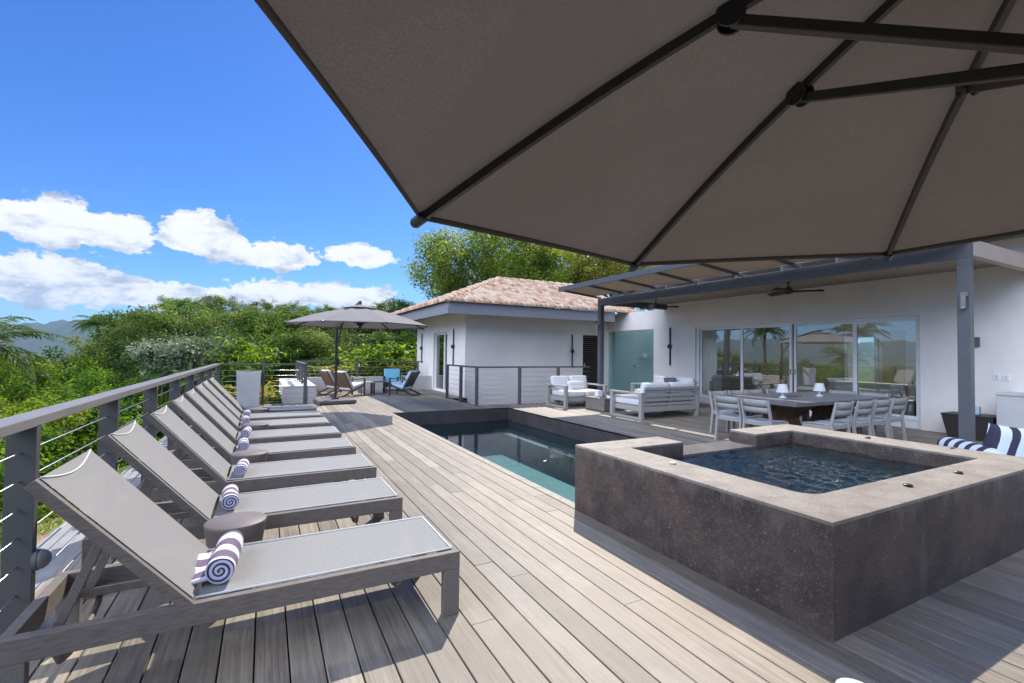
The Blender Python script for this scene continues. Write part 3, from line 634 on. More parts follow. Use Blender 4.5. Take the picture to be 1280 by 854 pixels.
# ------------------------------------------------------------------ loungers
def make_lounger():
    t_ = thing('sun_lounger', '', 'sun lounger', group='sun loungers in a row along the railing')
    L, Wd, zt = 1.86, 0.645, 0.345   # x from -0.875 to 0.985, y 0..W
    xa, xb = -0.875, 0.985
    m_ = MB()
    for y0 in (0, Wd-0.045): m_.box(xa, xb, y0, y0+0.045, zt-0.095, zt)
    m_.box(xb-0.045, xb-0.0005, 0.046, Wd-0.046, zt-0.094, zt-0.001).box(xa+0.0005, xa+0.045, 0.046, Wd-0.046, zt-0.094, zt-0.001)
    m_.build('frame', 'teak', t_, bevel=0.003)
    for x0 in (xa, xb-0.092):
        for y0 in (0.0005, Wd-0.0455):
            MB().box(x0+0.0005, x0+0.0915, y0, y0+0.045, 0, zt-0.0955).build('leg', 'teak_y', t_, bevel=0.003)
    # low stretcher that bows under the seat
    for x in (xa+0.17, 0.66):
        MB().tube([(x, 0.03, 0.25), (x, 0.08, 0.19), (x, 0.18, 0.165), (x, Wd-0.18, 0.165), (x, Wd-0.08, 0.19), (x, Wd-0.03, 0.25)], 0.014, 8).build('stretcher', 'teak_y', t_, smooth=True)
    for y0 in (0.07, Wd-0.10): MB().box(xa+0.10, xa+0.56, y0, y0+0.03, 0.235, 0.275).build('ratchet_rail', 'teak', t_, bevel=0.002)
    # seat sling
    hx = -0.25
    sl = MB().grid(lambda u, v: (hx+0.01+(xb-0.03-hx-0.01)*u, 0.04+(Wd-0.08)*v, zt+0.004-0.008*math.sin(PI*v)*math.sin(PI*min(1, u*3))), 16, 8)
    sl.build('seat_sling', 'sling', t_, smooth=True)
    m_ = MB()
    m_.tube([(hx, 0.045, zt+0.007), (xb-0.04, 0.045, zt+0.007), (xb-0.034, 0.05, zt+0.007), (xb-0.034, Wd-0.05, zt+0.007), (xb-0.04, Wd-0.045, zt+0.007), (hx, Wd-0.045, zt+0.007)], 0.005, 6)
    m_.build('piping', 'sling_edge', t_, smooth=True)
    # reclined back: frame, sling with a sagging head edge, prop
    dx, dz = -0.525, 0.595; ln = math.hypot(dx, dz); ux, uz = dx/ln, dz/ln; nx, nz = -uz, ux   # nx,nz points under
    def bp(s_, y_, n_): return (hx+ux*s_+(-nx)*n_, y_, zt+uz*s_+(-nz)*n_)
    br = thing  # noqa
    m_ = MB()
    for y0 in (0.022, Wd-0.022): m_.bar(bp(0.0, y0, -0.022), bp(ln, y0, -0.022), 0.042, 0.044, up=(-nx, 0, -nz))
    m_.bar(bp(ln-0.02, 0.044, -0.028), bp(ln-0.02, Wd-0.044, -0.028), 0.04, 0.03, up=(-nx, 0, -nz))
    m_.bar(bp(0.03, 0.044, -0.028), bp(0.03, Wd-0.044, -0.028), 0.04, 0.03, up=(-nx, 0, -nz))
    back = m_.build('backrest', 'teak', t_, bevel=0.003)
    MB().grid(lambda u, v: bp(0.012+(ln-0.016)*u, 0.030+(Wd-0.060)*v, 0.005-0.008*math.sin(PI*v)*(0.5+0.5*u)), 14, 8).build('back_sling', 'sling', back, smooth=True)
    MB().tube([bp(ln-0.005-0.045*math.sin(PI*v/10), 0.032+(Wd-0.064)*v/10, 0.008-0.008*math.sin(PI*v/10)) for v in range(11)], 0.004, 6).build('piping', 'sling_edge', back, smooth=True)
    for y0 in (0.085, Wd-0.085):
        MB().bar(bp(0.46, y0, -0.04), (-0.74, y0, 0.265), 0.028, 0.034).build('prop', 'teak_y', t_, bevel=0.002)
    MB().bar(bp(0.46, 0.09, -0.045), bp(0.46, Wd-0.09, -0.045), 0.03, 0.03).build('prop_bar', 'teak_y', t_, bevel=0.002)
    return t_
ord_ = ['nearest sun lounger, its grey sling fully in view at the front of the row', 'second sun lounger from the camera, behind the first stone stool', 'third sun lounger from the camera, between the first and second stone stools',
        'fourth sun lounger from the camera, behind the second stone stool', 'fifth sun lounger, its foot corner just reached by the umbrella shade edge', 'sixth sun lounger, just behind the third stone stool',
        'seventh sun lounger, partly in the umbrella shade, last one with a towel', 'last sun lounger at the far end, in umbrella shade by the tall planter']
ys_ = [2.46, 3.555, 4.595, 5.655, 6.685, 7.725, 8.68, 9.68]; dxs = [0, -0.035, -0.015, -0.03, -0.05, -0.07, -0.09, -0.09]
L0 = make_lounger()
for i in range(8):
    o = L0 if i == 0 else dup(L0)
    o.location = (dxs[i], ys_[i], 0); o['label'] = ord_[i]

# towels
def make_towel(tail):
    t_ = thing('rolled_towel', '', 'towel', group='striped towels rolled on the loungers')
    r = 0.060; Lt = 0.37
    def f(u, v):
        a = 2*PI*u; rr = r*(1+0.03*math.sin(3*a+v*5)+0.02*math.sin(9*v)); 
        if math.sin(a) < -0.7: rr *= 0.97
        return (rr*math.cos(a), Lt*v, 0.066+rr*math.sin(a))
    body = MB().grid(f, 28, 16).build('towel_roll', 'towel', t_, smooth=True)
    def endcap(y_, nm):
        vs = [(0, y_-math.copysign(0.0, y_), 0.066)]; fs = []
        for kk in range(1, 5):
            for j in range(28):
                a = 2*PI*j/28; rr = r*(1+0.03*math.sin(3*a+(0 if y_ == 0 else 5)))*kk/4
                if math.sin(a) < -0.7 and kk == 4: rr *= 0.97
                vs.append((rr*math.cos(a), y_+(0.006*math.sin(kk*2.0+a) if kk < 4 else 0), 0.066+rr*math.sin(a)))
        for j in range(28): fs.append((0, 1+j, 1+(j+1) % 28))
        for kk in range(3):
            for j in range(28): fs.append((1+kk*28+j, 1+(kk+1)*28+j, 1+(kk+1)*28+(j+1) % 28, 1+kk*28+(j+1) % 28))
        return MB().add(vs, fs).build('towel_spiral', 'towel_spiral', t_, smooth=True)
    endcap(0.0, 'a'); endcap(Lt, 'b')
    if tail:
        def g(u, v):   # loose flap lying on the sling and climbing the backrest a little
            x = -0.045-0.15*u; z = 0.014+0.012*math.sin(u*7+v*4)*u+0.02*(1-u)+0.06*max(0, u-0.65)
            return (x-0.012*math.sin(v*9), 0.01+(Lt-0.03)*v-0.02*u, z)
        MB().grid(g, 10, 14).build('towel_flap', 'towel', t_, smooth=True, solid=0.014)
    return t_
tw = ['striped towel roll with a loose flap on the nearest lounger', 'striped towel roll on the second lounger, half behind the first stool', 'striped towel roll with its spiral end showing on the third lounger',
      'striped towel roll on the fourth lounger behind the second stool', 'dark striped towel roll on the fifth lounger', 'striped towel roll on the sixth lounger behind the third stool', 'farthest striped towel roll, on the seventh lounger']
T1 = make_towel(True); T2 = make_towel(False)
for i in range(7):
    o = T1 if i == 0 else (T2 if i == 1 else dup(T2))
    o.location = (-0.165+dxs[i]+(0 if i == 0 else 0.01), ys_[i]+(0.13 if i == 0 else (0.20 if i % 2 else 0.10)), 0.349); o.rotation_euler = (0, 0, R_([-4, 3, -3, 2, -5, 4, 0][i])); o['label'] = tw[i]
    if i: k_ = [1, 0.86, 0.82, 0.85, 0.8, 0.84, 0.8][i]; o.scale = (k_, k_*0.95, k_)

# stone stools
t_ = thing('stone_stool', '', 'side table', group='tapered stone stools between the loungers')
MB().lathe([(0.105, 0), (0.108, 0.01), (0.165, 0.395), (0.168, 0.41), (0.160, 0.416), (0.001, 0.416)], 40, sx=1.0, sy=0.94).build('stool_body', 'stool_stone', t_, smooth=False)
for i, (x, y, lb) in enumerate([(-0.135, 3.325, 'nearest tapered stone stool, beside the first lounger'), (-0.12, 5.45, 'second tapered stone stool, between the third and fourth loungers'),
                               (-0.10, 7.53, 'third tapered stone stool, between the fifth and sixth loungers'), (-0.08, 9.49, 'farthest tapered stone stool, beside the last lounger')]):
    o = t_ if i == 0 else dup(t_)
    o.location = (x, y, 0); o['label'] = lb
for o in C.objects:
    if o.name.startswith('stool_body'): o.data.polygons.foreach_set('use_smooth', [len(p.vertices) == 4 for p in o.data.polygons])
# ------------------------------------------------------------------ cantilever umbrellas
def umbrella(label, center, phase, tilt, hub_h, low_h, mast, base_rot, mats, canopy_mat, top_z, big):
    t_ = thing('cantilever_umbrella', label, 'umbrella', (mast[0], mast[1], 0), group='cantilever umbrellas', world=True)
    r = 1.70; n_ = Vector((tilt[0], tilt[1], 1)).normalized(); a_ = Vector((1, 0, 0)); a_ = (a_-n_*n_.x).normalized(); b_ = n_.cross(a_)
    c = Vector(center); hub = c+n_*hub_h; low = c+n_*low_h
    rim = [c+(a_*math.cos(phase-k*PI/4)+b_*math.sin(phase-k*PI/4))*r for k in range(8)]
    def rib(k, s): return hub.lerp(rim[k % 8], s)+n_*(0.05*math.sin(PI*s))
    for k in range(8):
        def f(u, v, k=k):
            s = 0.05+0.95*v; p = rib(k, s).lerp(rib(k+1, s), u)
            w_ = math.sin(PI*u)
            mid = (rib(k, 1)+rib(k+1, 1))/2; inw = (c-mid).normalized()
            p = p+inw*((0.010*w_)*s**3)-n_*(0.022*w_*math.sin(PI*s))
            # soft tension creases running from the rim corners
            edge_ = min(u, 1-u)
            p = p+n_*((0.022*math.sin((edge_+0.02)/(1.06-s)*1.6+k)*math.exp(-edge_*6)+0.004*math.sin(u*PI*23+2*k))*s**4*(1-s**10)*min(1, edge_*12)*1.6+0.004*math.sin(7*u+9*s+k)*math.sin(PI*u)*math.sin(PI*s))
            return p
        MB().grid(f, 24, 20).build('canopy_panel', canopy_mat, t_, smooth=True)
        def hem(u, v, k=k):
            p = f(u, 1.0); return p-n_*(0.02*v)+(c-p).normalized()*0.004
        MB().grid(hem, 20, 1).build('canopy_hem', canopy_mat, t_, smooth=True, solid=0.003)
        mb = MB(); off = n_*(-0.022 if big else -0.018)
        N = 10
        for i in range(N): 
            mb.bar(rib(k, 0.04+0.95*i/N)+off, rib(k, 0.04+0.95*(i+1.0)/N)+off, 0.018, 0.027, up=n_)
        rb = mb.build('rib', mats[0], t_)
        e_ = rib(k, 0.985)+off
        MB().tube([e_, e_+(rib(k, 1.0)-rib(k, 0.95))*0.5, e_+(rib(k, 1.0)-rib(k, 0.95))*0.62], [0.02, 0.02, 0.012], 10).build('rib_tip', 'black_metal', rb)
        j = rib(k, 0.417)+off*1.6
        d = (rim[k]-hub).normalized(); sd = d.cross(n_).normalized()
        m2 = MB()
        for sgn in (-1, 1):
            q = j+sd*(0.018*sgn)
            m2.tube([q-sd*0.004, q+sd*0.004], 0.036, 16)
            for bb in (-0.018, 0.018):
                cc = q+sd*(0.005*sgn)+d*bb-n_*0.012; m2.tube([cc, cc+sd*(0.004*sgn)], 0.006, 8)
        m2.build('joint', 'black_metal', rb)
        MB().bar(j-n_*0.012, low+(j-low).normalized()*0.06, 0.024, 0.030, up=n_).build('strut', mats[0], t_, bevel=0.004)
    MB().tube([hub+n_*0.06, low-n_*0.10], 0.032, 16).build('hub_post', mats[0], t_, smooth=False)
    MB().tube([low-n_*0.03, low+n_*0.03], 0.075, 20).build('hub', 'black_metal', t_)
    MB().tube([hub-n_*0.02, hub+n_*0.03], 0.07, 20).build('crown_hub', 'black_metal', t_)
    # vent cap
    def vf(u, v):
        k = u*8; i = int(k) % 8; fr = k-int(k); return rib(i, 0.24*v+0.005).lerp(rib(i+1, 0.24*v+0.005), fr)+n_*(0.055-0.02*v)
    MB().grid(vf, 64, 4).build('vent_cap', canopy_mat, t_, smooth=True)
    # mast, arm and base
    mt = Vector((mast[0], mast[1], 0)); top = Vector((mast[0], mast[1], top_z))
    MB().bar(mt+Vector((0, 0, 0.12)), top, 0.065, 0.085, up=(0, 1, 0)).build('mast', mats[0], t_, bevel=0.006)
    MB().tube([mt+Vector((0, 0, 0.11)), mt+Vector((0, 0, 0.16)), mt+Vector((0, 0, 0.2))], [0.10, 0.09, 0.05], 20).build('mast_socket', 'black_metal', t_)
    arm_end = hub+n_*0.10
    MB().bar(top-Vector((0, 0, 0.06)), arm_end, 0.06, 0.08).build('arm', mats[0], t_, bevel=0.006)
    MB().bar(Vector((mast[0], mast[1], top_z-0.75)), top.lerp(arm_end, 0.34), 0.035, 0.05).build('brace', mats[0], t_, bevel=0.004)
    ca, sa = math.cos(base_rot), math.sin(base_rot)
    bx, by = 0.50, 0.42
    poly = []
    for sx, sy in ((1, 1), (-1, 1), (-1, -1), (1, -1)):
        poly.append((sx*bx, sy*by))
    ctr = Vector((mast[0]+(-0.02), mast[1], 0))
    pw_ = [(ctr.x+x*ca-y*sa, ctr.y+x*sa+y*ca) for x, y in poly]
    MB().prism(pw_, 0.012, 0.115).build('base', 'base_stone', t_, bevel=0.03)
    MB().box(mast[0]+0.04, mast[0]+0.075, mast[1]-0.06, mast[1]+0.06, 1.05, 1.25).build('crank_box', 'black_metal', t_, bevel=0.006)
    return t_
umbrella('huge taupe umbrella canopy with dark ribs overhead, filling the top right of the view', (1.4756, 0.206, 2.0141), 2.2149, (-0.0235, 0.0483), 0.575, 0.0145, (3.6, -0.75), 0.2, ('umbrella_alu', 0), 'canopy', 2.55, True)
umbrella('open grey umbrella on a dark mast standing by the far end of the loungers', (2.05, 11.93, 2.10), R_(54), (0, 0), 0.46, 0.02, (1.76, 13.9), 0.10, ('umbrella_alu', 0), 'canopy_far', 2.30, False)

# ------------------------------------------------------------------ far wing with tiled hip roof
wing = thing('tiled_roof_house', 'single storey plastered wing with a terracotta tiled hip roof beyond the pool', 'house', (8.8, 16.8, 0), world=True)
XL, XR, YF, YB2, HT = 5.84, 12.6, 14.40, 19.95, 2.93
dL, dH = (16.14, 17.70), 2.20; dF, dFH = (10.62, 11.50), 2.18
mb = MB()
mb.box(XL, XL+0.25, YF, dL[0], -1.4, HT).box(XL, XL+0.25, dL[1], YB2, -1.4, HT).box(XL, XL+0.25, dL[0], dL[1], dH, HT).box(XL, XL+0.25, dL[0], dL[1], -1.4, 0.0)
mb.box(XL+0.25, dF[0], YF, YF+0.25, -1.4, HT).box(dF[1], 12.4, YF, YF+0.25, -1.4, HT).box(dF[0], dF[1], YF, YF+0.25, dFH, HT)
mb.box(XL+0.25, XR, YB2-0.25, YB2, -1.4, HT).box(12.4, XR, YF+0.25, YB2-0.25, -1.4, HT)
mb.build('wall', 'plaster', wing)
MB().box(XL+0.25, 12.4, YF+0.25, YB2-0.25, -0.05, 0.004).build('floor', 'interior_floor', wing)
# sliding glass door on the pool side
fr = MB().box(XL+0.10, XL+0.16, dL[0], dL[0]+0.06, 0.0, dH).box(XL+0.10, XL+0.16, dL[1]-0.06, dL[1], 0.0, dH).box(XL+0.10, XL+0.16, dL[0]+0.06, dL[1]-0.06, dH-0.07, dH).box(XL+0.10, XL+0.16, dL[0]+0.06, dL[1]-0.06, 0.0, 0.07).box(XL+0.09, XL+0.165, 16.62, 16.74, 0.07, dH-0.07)
dd_ = fr.build('sliding_door', 'white_frame', wing)
MB().box(XL+0.125, XL+0.132, dL[0]+0.06, 16.62, 0.07, dH-0.07).build('glass_pane', 'window_glass', dd_)
MB().box(XL+0.125, XL+0.132, 16.74, dL[1]-0.06, 0.07, dH-0.07).build('glass_pane', 'window_glass', dd_)
MB().grid(lambda u, v: (XL+0.45+0.04*math.sin(u*60), dL[0]+0.7+0.9*u, 0.02+2.3*v), 60, 1).build('curtain', 'curtain', wing, smooth=True)
# louvred dark door
dr = MB().box(dF[0], dF[0]+0.07, YF+0.06, YF+0.12, 0, dFH).box(dF[1]-0.07, dF[1], YF+0.06, YF+0.12, 0, dFH).box(dF[0]+0.07, dF[1]-0.07, YF+0.06, YF+0.12, dFH-0.08, dFH)
for i in range(26): dr.add([(dF[0]+0.07, YF+0.06, 0.05+i*0.079), (dF[1]-0.07, YF+0.06, 0.05+i*0.079), (dF[1]-0.07, YF+0.11, 0.12+i*0.079), (dF[0]+0.07, YF+0.11, 0.12+i*0.079)], [(0, 1, 2, 3)])
dr = dr.build('louvred_door', 'dark_wood', wing)
MB().box(dF[0]+0.09, dF[0]+0.12, YF+0.02, YF+0.055, 0.95, 1.10).build('handle', 'cable', dr)
# eaves
ex0, ey0, ey1, ez0, ez1 = 4.83, 13.32, 20.85, 2.64, 2.995
exr = 11.25
mb = MB().box(ex0, exr, ey0, ey0+0.05, ez0, ez1).box(ex0, ex0+0.05, ey0+0.05, ey1, ez0, ez1).box(ex0+0.05, exr, ey1-0.05, ey1, ez0, ez1).box(exr-0.05, exr-0.0, ey0+0.05, 14.38, ez0, ez1)
mb.build('fascia', 'fascia', wing)
MB().box(ex0+0.05, exr-0.05, ey0+0.05, YF-0.002, ez1-0.16, ez1-0.10).box(ex0+0.05, XL-0.002, YF-0.002, ey1-0.05, ez1-0.16, ez1-0.10).build('soffit', 'soffit', wing)
# hip roof of barrel tiles
ax, ay, az_ = 8.29, 17.08, 4.42
rx1 = 16.0
tw_ = 0.185; cl_ = 0.27
def tiles(name, P0, U, V, slope, length, limf):
    # P0 eave corner, U along the eave, V up the slope; wavy barrel courses
    mb = MB(); nsub = 6; nu = int(length/tw_); nv = int(slope/cl_)+1; rr = random.Random(ord(name[0]))
    N = U.cross(V).normalized()
    if N.z < 0: N = -N
    tn = {}
    for j in range(nv):
        v0, v1 = j*cl_-0.02, min((j+1)*cl_+0.03, slope)
        for i in range(nu+1):
            lo, hi = limf((v0+v1)/2)
            tc0 = rr.random(); uc = (i+0.5)*tw_
            if uc < lo-tw_*0.3 or uc > hi+tw_*0.3: continue
            vs = []; 
            for q_, vv, lift in ((0, v0, 0.030), (1, v1, 0.0)):
                for s_ in range(nsub+1):
                    u_ = i*tw_+tw_*s_/nsub; h_ = 0.07*abs(math.sin(PI*s_/nsub))**0.9
                    if tc0 < 2: vs.append(P0+U*u_+V*vv+N*(h_+lift+0.02+0.006*(tc0-0.5)))
            base = [P0+U*(i*tw_+tw_*s_/nsub)+V*v0+N*(0.012) for s_ in range(nsub+1)]
            n1_ = nsub+1
            fs = [(s_, s_+1, n1_+s_+1, n1_+s_) for s_ in range(nsub)]+[(2*n1_+s_, 2*n1_+s_+1, s_+1, s_) for s_ in range(nsub)]
            mb.add(vs+base, fs, min(1, max(0, rr.gauss(0.6, 0.22))))
    return mb
sl_f = math.hypot(ay-ey0+0.05, az_-ez1); Vf = Vector((0, ay-ey0+0.05, az_-ez1)).normalized()
sl_s = math.hypot(ax-ex0+0.05, az_-ez1); Vs = Vector((ax-ex0+0.05, 0, az_-ez1)).normalized()
k_h = (ax-ex0)/sl_f
roof = MB().add([(ex0-0.04, ey0-0.04, ez1+0.002), (12.35, ey0-0.04, ez1+0.002), (12.35, ay, az_), (ax, ay, az_), (ex0-0.04, ey1+0.04, ez1+0.002), (12.35, ey1+0.04, ez1+0.002)],
                [(0, 1, 2, 3), (0, 3, 4), (3, 2, 5, 4)]).build('roof', 'roof_tile', wing)
mbf = tiles('f', Vector((ex0-0.07, ey0-0.09, ez1+0.0)), Vector((1, 0, 0)), Vf, sl_f, 7.55, lambda v: (v*k_h, 99))
mbf.build('roof_tiles', 'roof_tile', roof, smooth=True, attr=True)
ks = (ay-ey0)/sl_s
mbs = tiles('s', Vector((ex0-0.09, ey0-0.07, ez1+0.0)), Vector((0, 1, 0)), Vs, sl_s, ey1-ey0+0.2, lambda v: (v*ks, (ey1-ey0)-v*ks))
mbs.build('roof_tiles', 'roof_tile', roof, smooth=True, attr=True)
def ridge(p, q, nm):
    p, q = Vector(p), Vector(q); n_ = int((q-p).length/0.36); mb = MB(); d = (q-p).normalized()
    for i in range(n_):
        a = p+d*(i*0.36-0.02); b_ = p+d*((i+1)*0.36+0.02)
        mb.tube([a+Vector((0, 0, 0.02)), b_-Vector((0, 0, 0.005))], [0.10, 0.085], 12, tint=rnd.uniform(0.3, 0.95))
    return mb.build('ridge_tiles', 'roof_tile', roof, smooth=True, attr=True)
ridge((ex0-0.02, ey0-0.02, ez1+0.05), (ax, ay, az_+0.05), 'a'); ridge((ex0, ey1, ez1+0.05), (ax, ay, az_+0.05), 'b'); ridge((ax, ay, az_+0.05), (12.3, ay, az_+0.05), 'c')

# ------------------------------------------------------------------ main house
house = thing('main_house', 'plastered main house with a wide wall of sliding glass behind the dining table', 'house', (14, 5, 0), world=True)
XW, ZW = 11.80, 3.62
oy0, oy1, oz1 = 4.555, 10.19, 2.335; gy0, gy1 = 11.95, 14.38
mb = MB()
mb.box(XW, XW+0.25, -6, oy0, -0.05, ZW).box(XW, XW+0.25, oy1, gy0, -0.05, ZW).box(XW, XW+0.25, oy0, oy1, oz1, ZW)
mb.box(XW, XW+0.25, gy0, 14.395, 2.35, 3.0)
iw = MB().box(XW+0.252, 16.99, gy0-0.27, gy0-0.252, 0.013, 2.715).box(16.97, 16.984, 8.56, gy0-0.272, 0.013, 2.715)
iw.build('inner_wall', 'interior_wall', house)
mb.box(XW+0.25, 17.2, gy0-0.25, gy0, -0.05, ZW).box(17.0, 17.2, 6.40, 7.70, -0.05, ZW).box(17.0, 17.2, 8.45, gy0-0.25, -0.05, ZW).box(17.0, 17.2, 7.70, 8.45, 2.12, ZW).box(17.0, 17.2, -6, 6.40, 2.5, ZW)
mb.build('wall', 'plaster', house)
MB().box(XW+0.08, XW+0.12, oy0+0.001, oy1-0.001, 0.0, 0.2).build('kick_panel', 'white_frame', house)
MB().box(10.9, 14.6, -6.2, gy0-0.02, ZW+0.002, ZW+0.22).box(16.2, 17.4, -6.2, gy0-0.02, ZW+0.002, ZW+0.22).box(14.6, 16.2, -6.2, 6.5, ZW+0.002, ZW+0.22).box(14.6, 16.2, 11.2, gy0-0.02, ZW+0.002, ZW+0.22).build('roof', 'fascia', house)  # gap in the roof added, unseen, to let sun into the room
MB().box(XW+0.25, 14.6, -6, gy0-0.25, 2.72, 2.76).box(16.2, 17.0, -6, gy0-0.25, 2.72, 2.76).box(14.6, 16.2, -6, 6.5, 2.72, 2.76).box(14.6, 16.2, 11.2, gy0-0.25, 2.72, 2.76).build('ceiling', 'tile_white', house)
MB().box(XW+0.13, 17.0, -6, gy0-0.25, -0.04, 0.012).build('floor', 'interior_floor', house)
# recessed plaster face behind the glass shower
MB().box(13.6, 13.7, gy0, 14.35, -0.05, 2.6).box(XW+0.25, 13.6, 14.25, 14.35, -0.05, 2.6).box(XW+0.02, 13.6, gy0+0.0, 14.25, -0.04, 0.01).build('shower_wall', 'teal_wall', house)
# window wall: four panels
fr = thing  # noqa
pan = [(8.665, 10.10), (7.235, 8.665), (5.80, 7.200), (4.60, 5.80)]
for i, (a, b_) in enumerate(pan):
    x0 = XW+0.085+(0.0 if i % 2 else 0.045)
    m_ = MB().box(x0, x0+0.04, a, a+0.055, 0.2, oz1-0.045).box(x0, x0+0.04, b_-0.055, b_, 0.2, oz1-0.045).box(x0, x0+0.04, a+0.055, b_-0.055, oz1-0.105, oz1-0.045).box(x0, x0+0.04, a+0.055, b_-0.055, 0.2, 0.255)
    p_ = m_.build('sliding_door', 'white_frame', house)
    MB().box(x0+0.017, x0+0.023, a+0.055, b_-0.055, 0.255, oz1-0.105).build('glass_pane', 'window_glass', p_)
    if i in (1, 2):
        yy = a+0.028 if i == 1 else b_-0.028
        MB().box(x0-0.012, x0, yy-0.008, yy+0.008, 1.0, 1.14).build('handle', 'black_metal', p_)
MB().box(XW+0.06, XW+0.17, oy0+0.001, 4.60, 0.2, oz1).box(XW+0.06, XW+0.17, 10.10, oy1-0.001, 0.2, oz1-0.0).box(XW+0.06, XW+0.17, 4.60, 10.10, oz1-0.044, oz1-0.001).box(XW+0.06, XW+0.17, oy0+0.001, oy1-0.001, 0.17, 0.2).build('window_frame', 'white_frame', house)
# interior
MB().box(16.985, 16.998, 6.90, 7.50, 0.013, 2.3).build('warm_panel', 'interior_warm', house)
MB().box(16.93, 16.998, 7.60, 7.70, 0.013, 2.2).box(16.93, 16.998, 8.45, 8.55, 0.013, 2.2).box(16.93, 16.998, 7.70, 8.45, 2.1, 2.2).build('doorway_frame', 'white_frame', house)
MB().grid(lambda u, v: (XW+0.40+0.035*math.sin(u*50), 9.55+0.52*u, 0.03+2.24*v), 50, 1).build('curtain', 'curtain', house, smooth=True)
# roof shaft and rear opening added out of view to light the room
MB().box(14.6, 14.62, 6.5, 11.2, 2.76, ZW).box(16.18, 16.2, 6.5, 11.2, 2.76, ZW).build('added_roof_shaft', 'tile_white', house)
sb = thing('sideboard', 'dark wooden sideboard inside behind the right hand glass', 'sideboard', (13.9, 4.55, 0.012))
MB().box(-0.22, 0.22, -0.9, 0.9, 0.82, 0.87).build('top', 'interior_wood', sb, bevel=0.004)
MB().box(-0.19, 0.19, -0.85, 0.85, 0.30, 0.82).build('cabinet', 'interior_wood', sb)
for (x, y) in ((-0.17, -0.82), (0.17, -0.82), (-0.17, 0.82), (0.17, 0.82)): MB().box(x-0.025, x+0.025, y-0.025, y+0.025, 0, 0.30).build('leg', 'interior_wood', sb)
v_ = MB().lathe([(0.09, 0), (0.14, 0.08), (0.165, 0.2), (0.15, 0.32), (0.10, 0.40), (0.095, 0.43), (0.11, 0.46), (0.10, 0.46), (0.085, 0.42)], 28).build('vase', 'vase_glaze', smooth=True)
tag(v_, 'large grey blue ceramic jar on the sideboard behind the glass', 'vase').location = (13.85, 4.75, 0.885)
v2 = MB().lathe([(0.05, 0), (0.07, 0.05), (0.05, 0.12), (0.09, 0.2), (0.07, 0.26), (0.001, 0.27)], 20).build('vase', 'interior_wood', smooth=True)
tag(v2, 'small brown pot left of the large grey blue jar behind the glass', 'vase').location = (13.85, 5.25, 0.885)
def inner_chair(label, loc, rz):
    t_ = thing('dining_chair', label, 'chair', loc, rz)
    MB().box(-0.23, 0.23, -0.23, 0.23, 0.42, 0.47).build('seat', 'interior_wood', t_)
    MB().bar((0, -0.22, 0.5), (0, -0.28, 0.98), 0.44, 0.02, up=(0, 1, 0)).build('backrest', 'cushion', t_)
    for x in (-0.2, 0.2):
        for y in (-0.2, 0.2): MB().box(x-0.018, x+0.018, y-0.018, y+0.018, 0, 0.42).build('leg', 'black_metal', t_)
    return t_
inner_chair('dark framed chair inside the room behind the right pane of glass', (13.0, 4.9, 0.012), -1.2)
inner_chair('dark framed chair inside the room behind the second pane of glass', (13.6, 7.9, 0.012), 2.0)
t_ = thing('indoor_sofa', 'pale sofa inside the room behind the third pane of glass', 'sofa', (14.2, 6.4, 0.012), -1.57)
MB().box(-0.8, 0.8, -0.4, 0.4, 0.12, 0.4).build('seat', 'cushion', t_, bevel=0.03); MB().box(-0.8, 0.8, -0.45, -0.25, 0.4, 0.8).build('backrest', 'cushion', t_, bevel=0.03)
# glass shower front
t_ = thing('glass_enclosure', 'teal tinted glass front between the two buildings', 'glass wall', (11.8, 13.1, 0), world=True)
MB().box(11.82, 11.83, gy0+0.01, 12.95, 0.01, 2.33).build('glass_pane', 'teal_glass', t_)
MB().box(11.82, 11.83, 12.97, 14.36, 0.01, 2.33).build('glass_pane', 'teal_glass', t_)
MB().box(11.76, 11.815, 12.80, 12.90, 1.02, 1.08).box(11.76, 11.80, 12.72, 12.90, 1.035, 1.065).build('handle', 'cable', t_)
t_ = thing('wall_shelf', 'small shelf behind the teal glass', 'shelf', (13.35, 14.0, 1.28)); MB().box(-0.18, 0.2, -0.25, 0.25, 0, 0.03).build('board', 'dark_wood', t_)
tag(MB().lathe([(0.05, 0), (0.10, 0.05), (0.11, 0.12), (0.06, 0.2), (0.001, 0.22)], 16).build('ornament', 'cushion', smooth=True), 'pale rounded ornament on the shelf behind the teal glass', 'ornament').location = (13.3, 13.95, 1.311)
# wall lights: tall slim bars
def bar_light(label, loc, axis):
    t_ = thing('wall_light', label, 'wall light', loc, group='tall slim black wall lights')
    if axis == 'y':   # on a wall facing -y
        MB().box(-0.02, 0.02, -0.05, -0.02, -0.62, 0.62).build('light_bar', 'black_metal', t_); MB().box(-0.045, 0.045, -0.10, 0, -0.06, 0.06).build('bracket', 'black_metal', t_)
    else:
        MB().box(-0.05, -0.02, -0.02, 0.02, -0.62, 0.62).build('light_bar', 'black_metal', t_); MB().box(-0.10, 0, -0.045, 0.045, -0.06, 0.06).build('bracket', 'black_metal', t_)
bar_light('slim black wall light on the shaded wing wall just left of the dark louvred door', (10.11, 14.399, 1.56), 'y')
bar_light('slim black wall light between the teal glass and the wide window wall', (11.799, 11.18, 1.74), 'x')
bar_light('slim black wall light right of the sliding door of the wing', (5.839, 15.42, 1.66), 'x')
bar_light('slim black wall light left of the sliding door of the wing', (5.839, 19.15, 1.62), 'x')
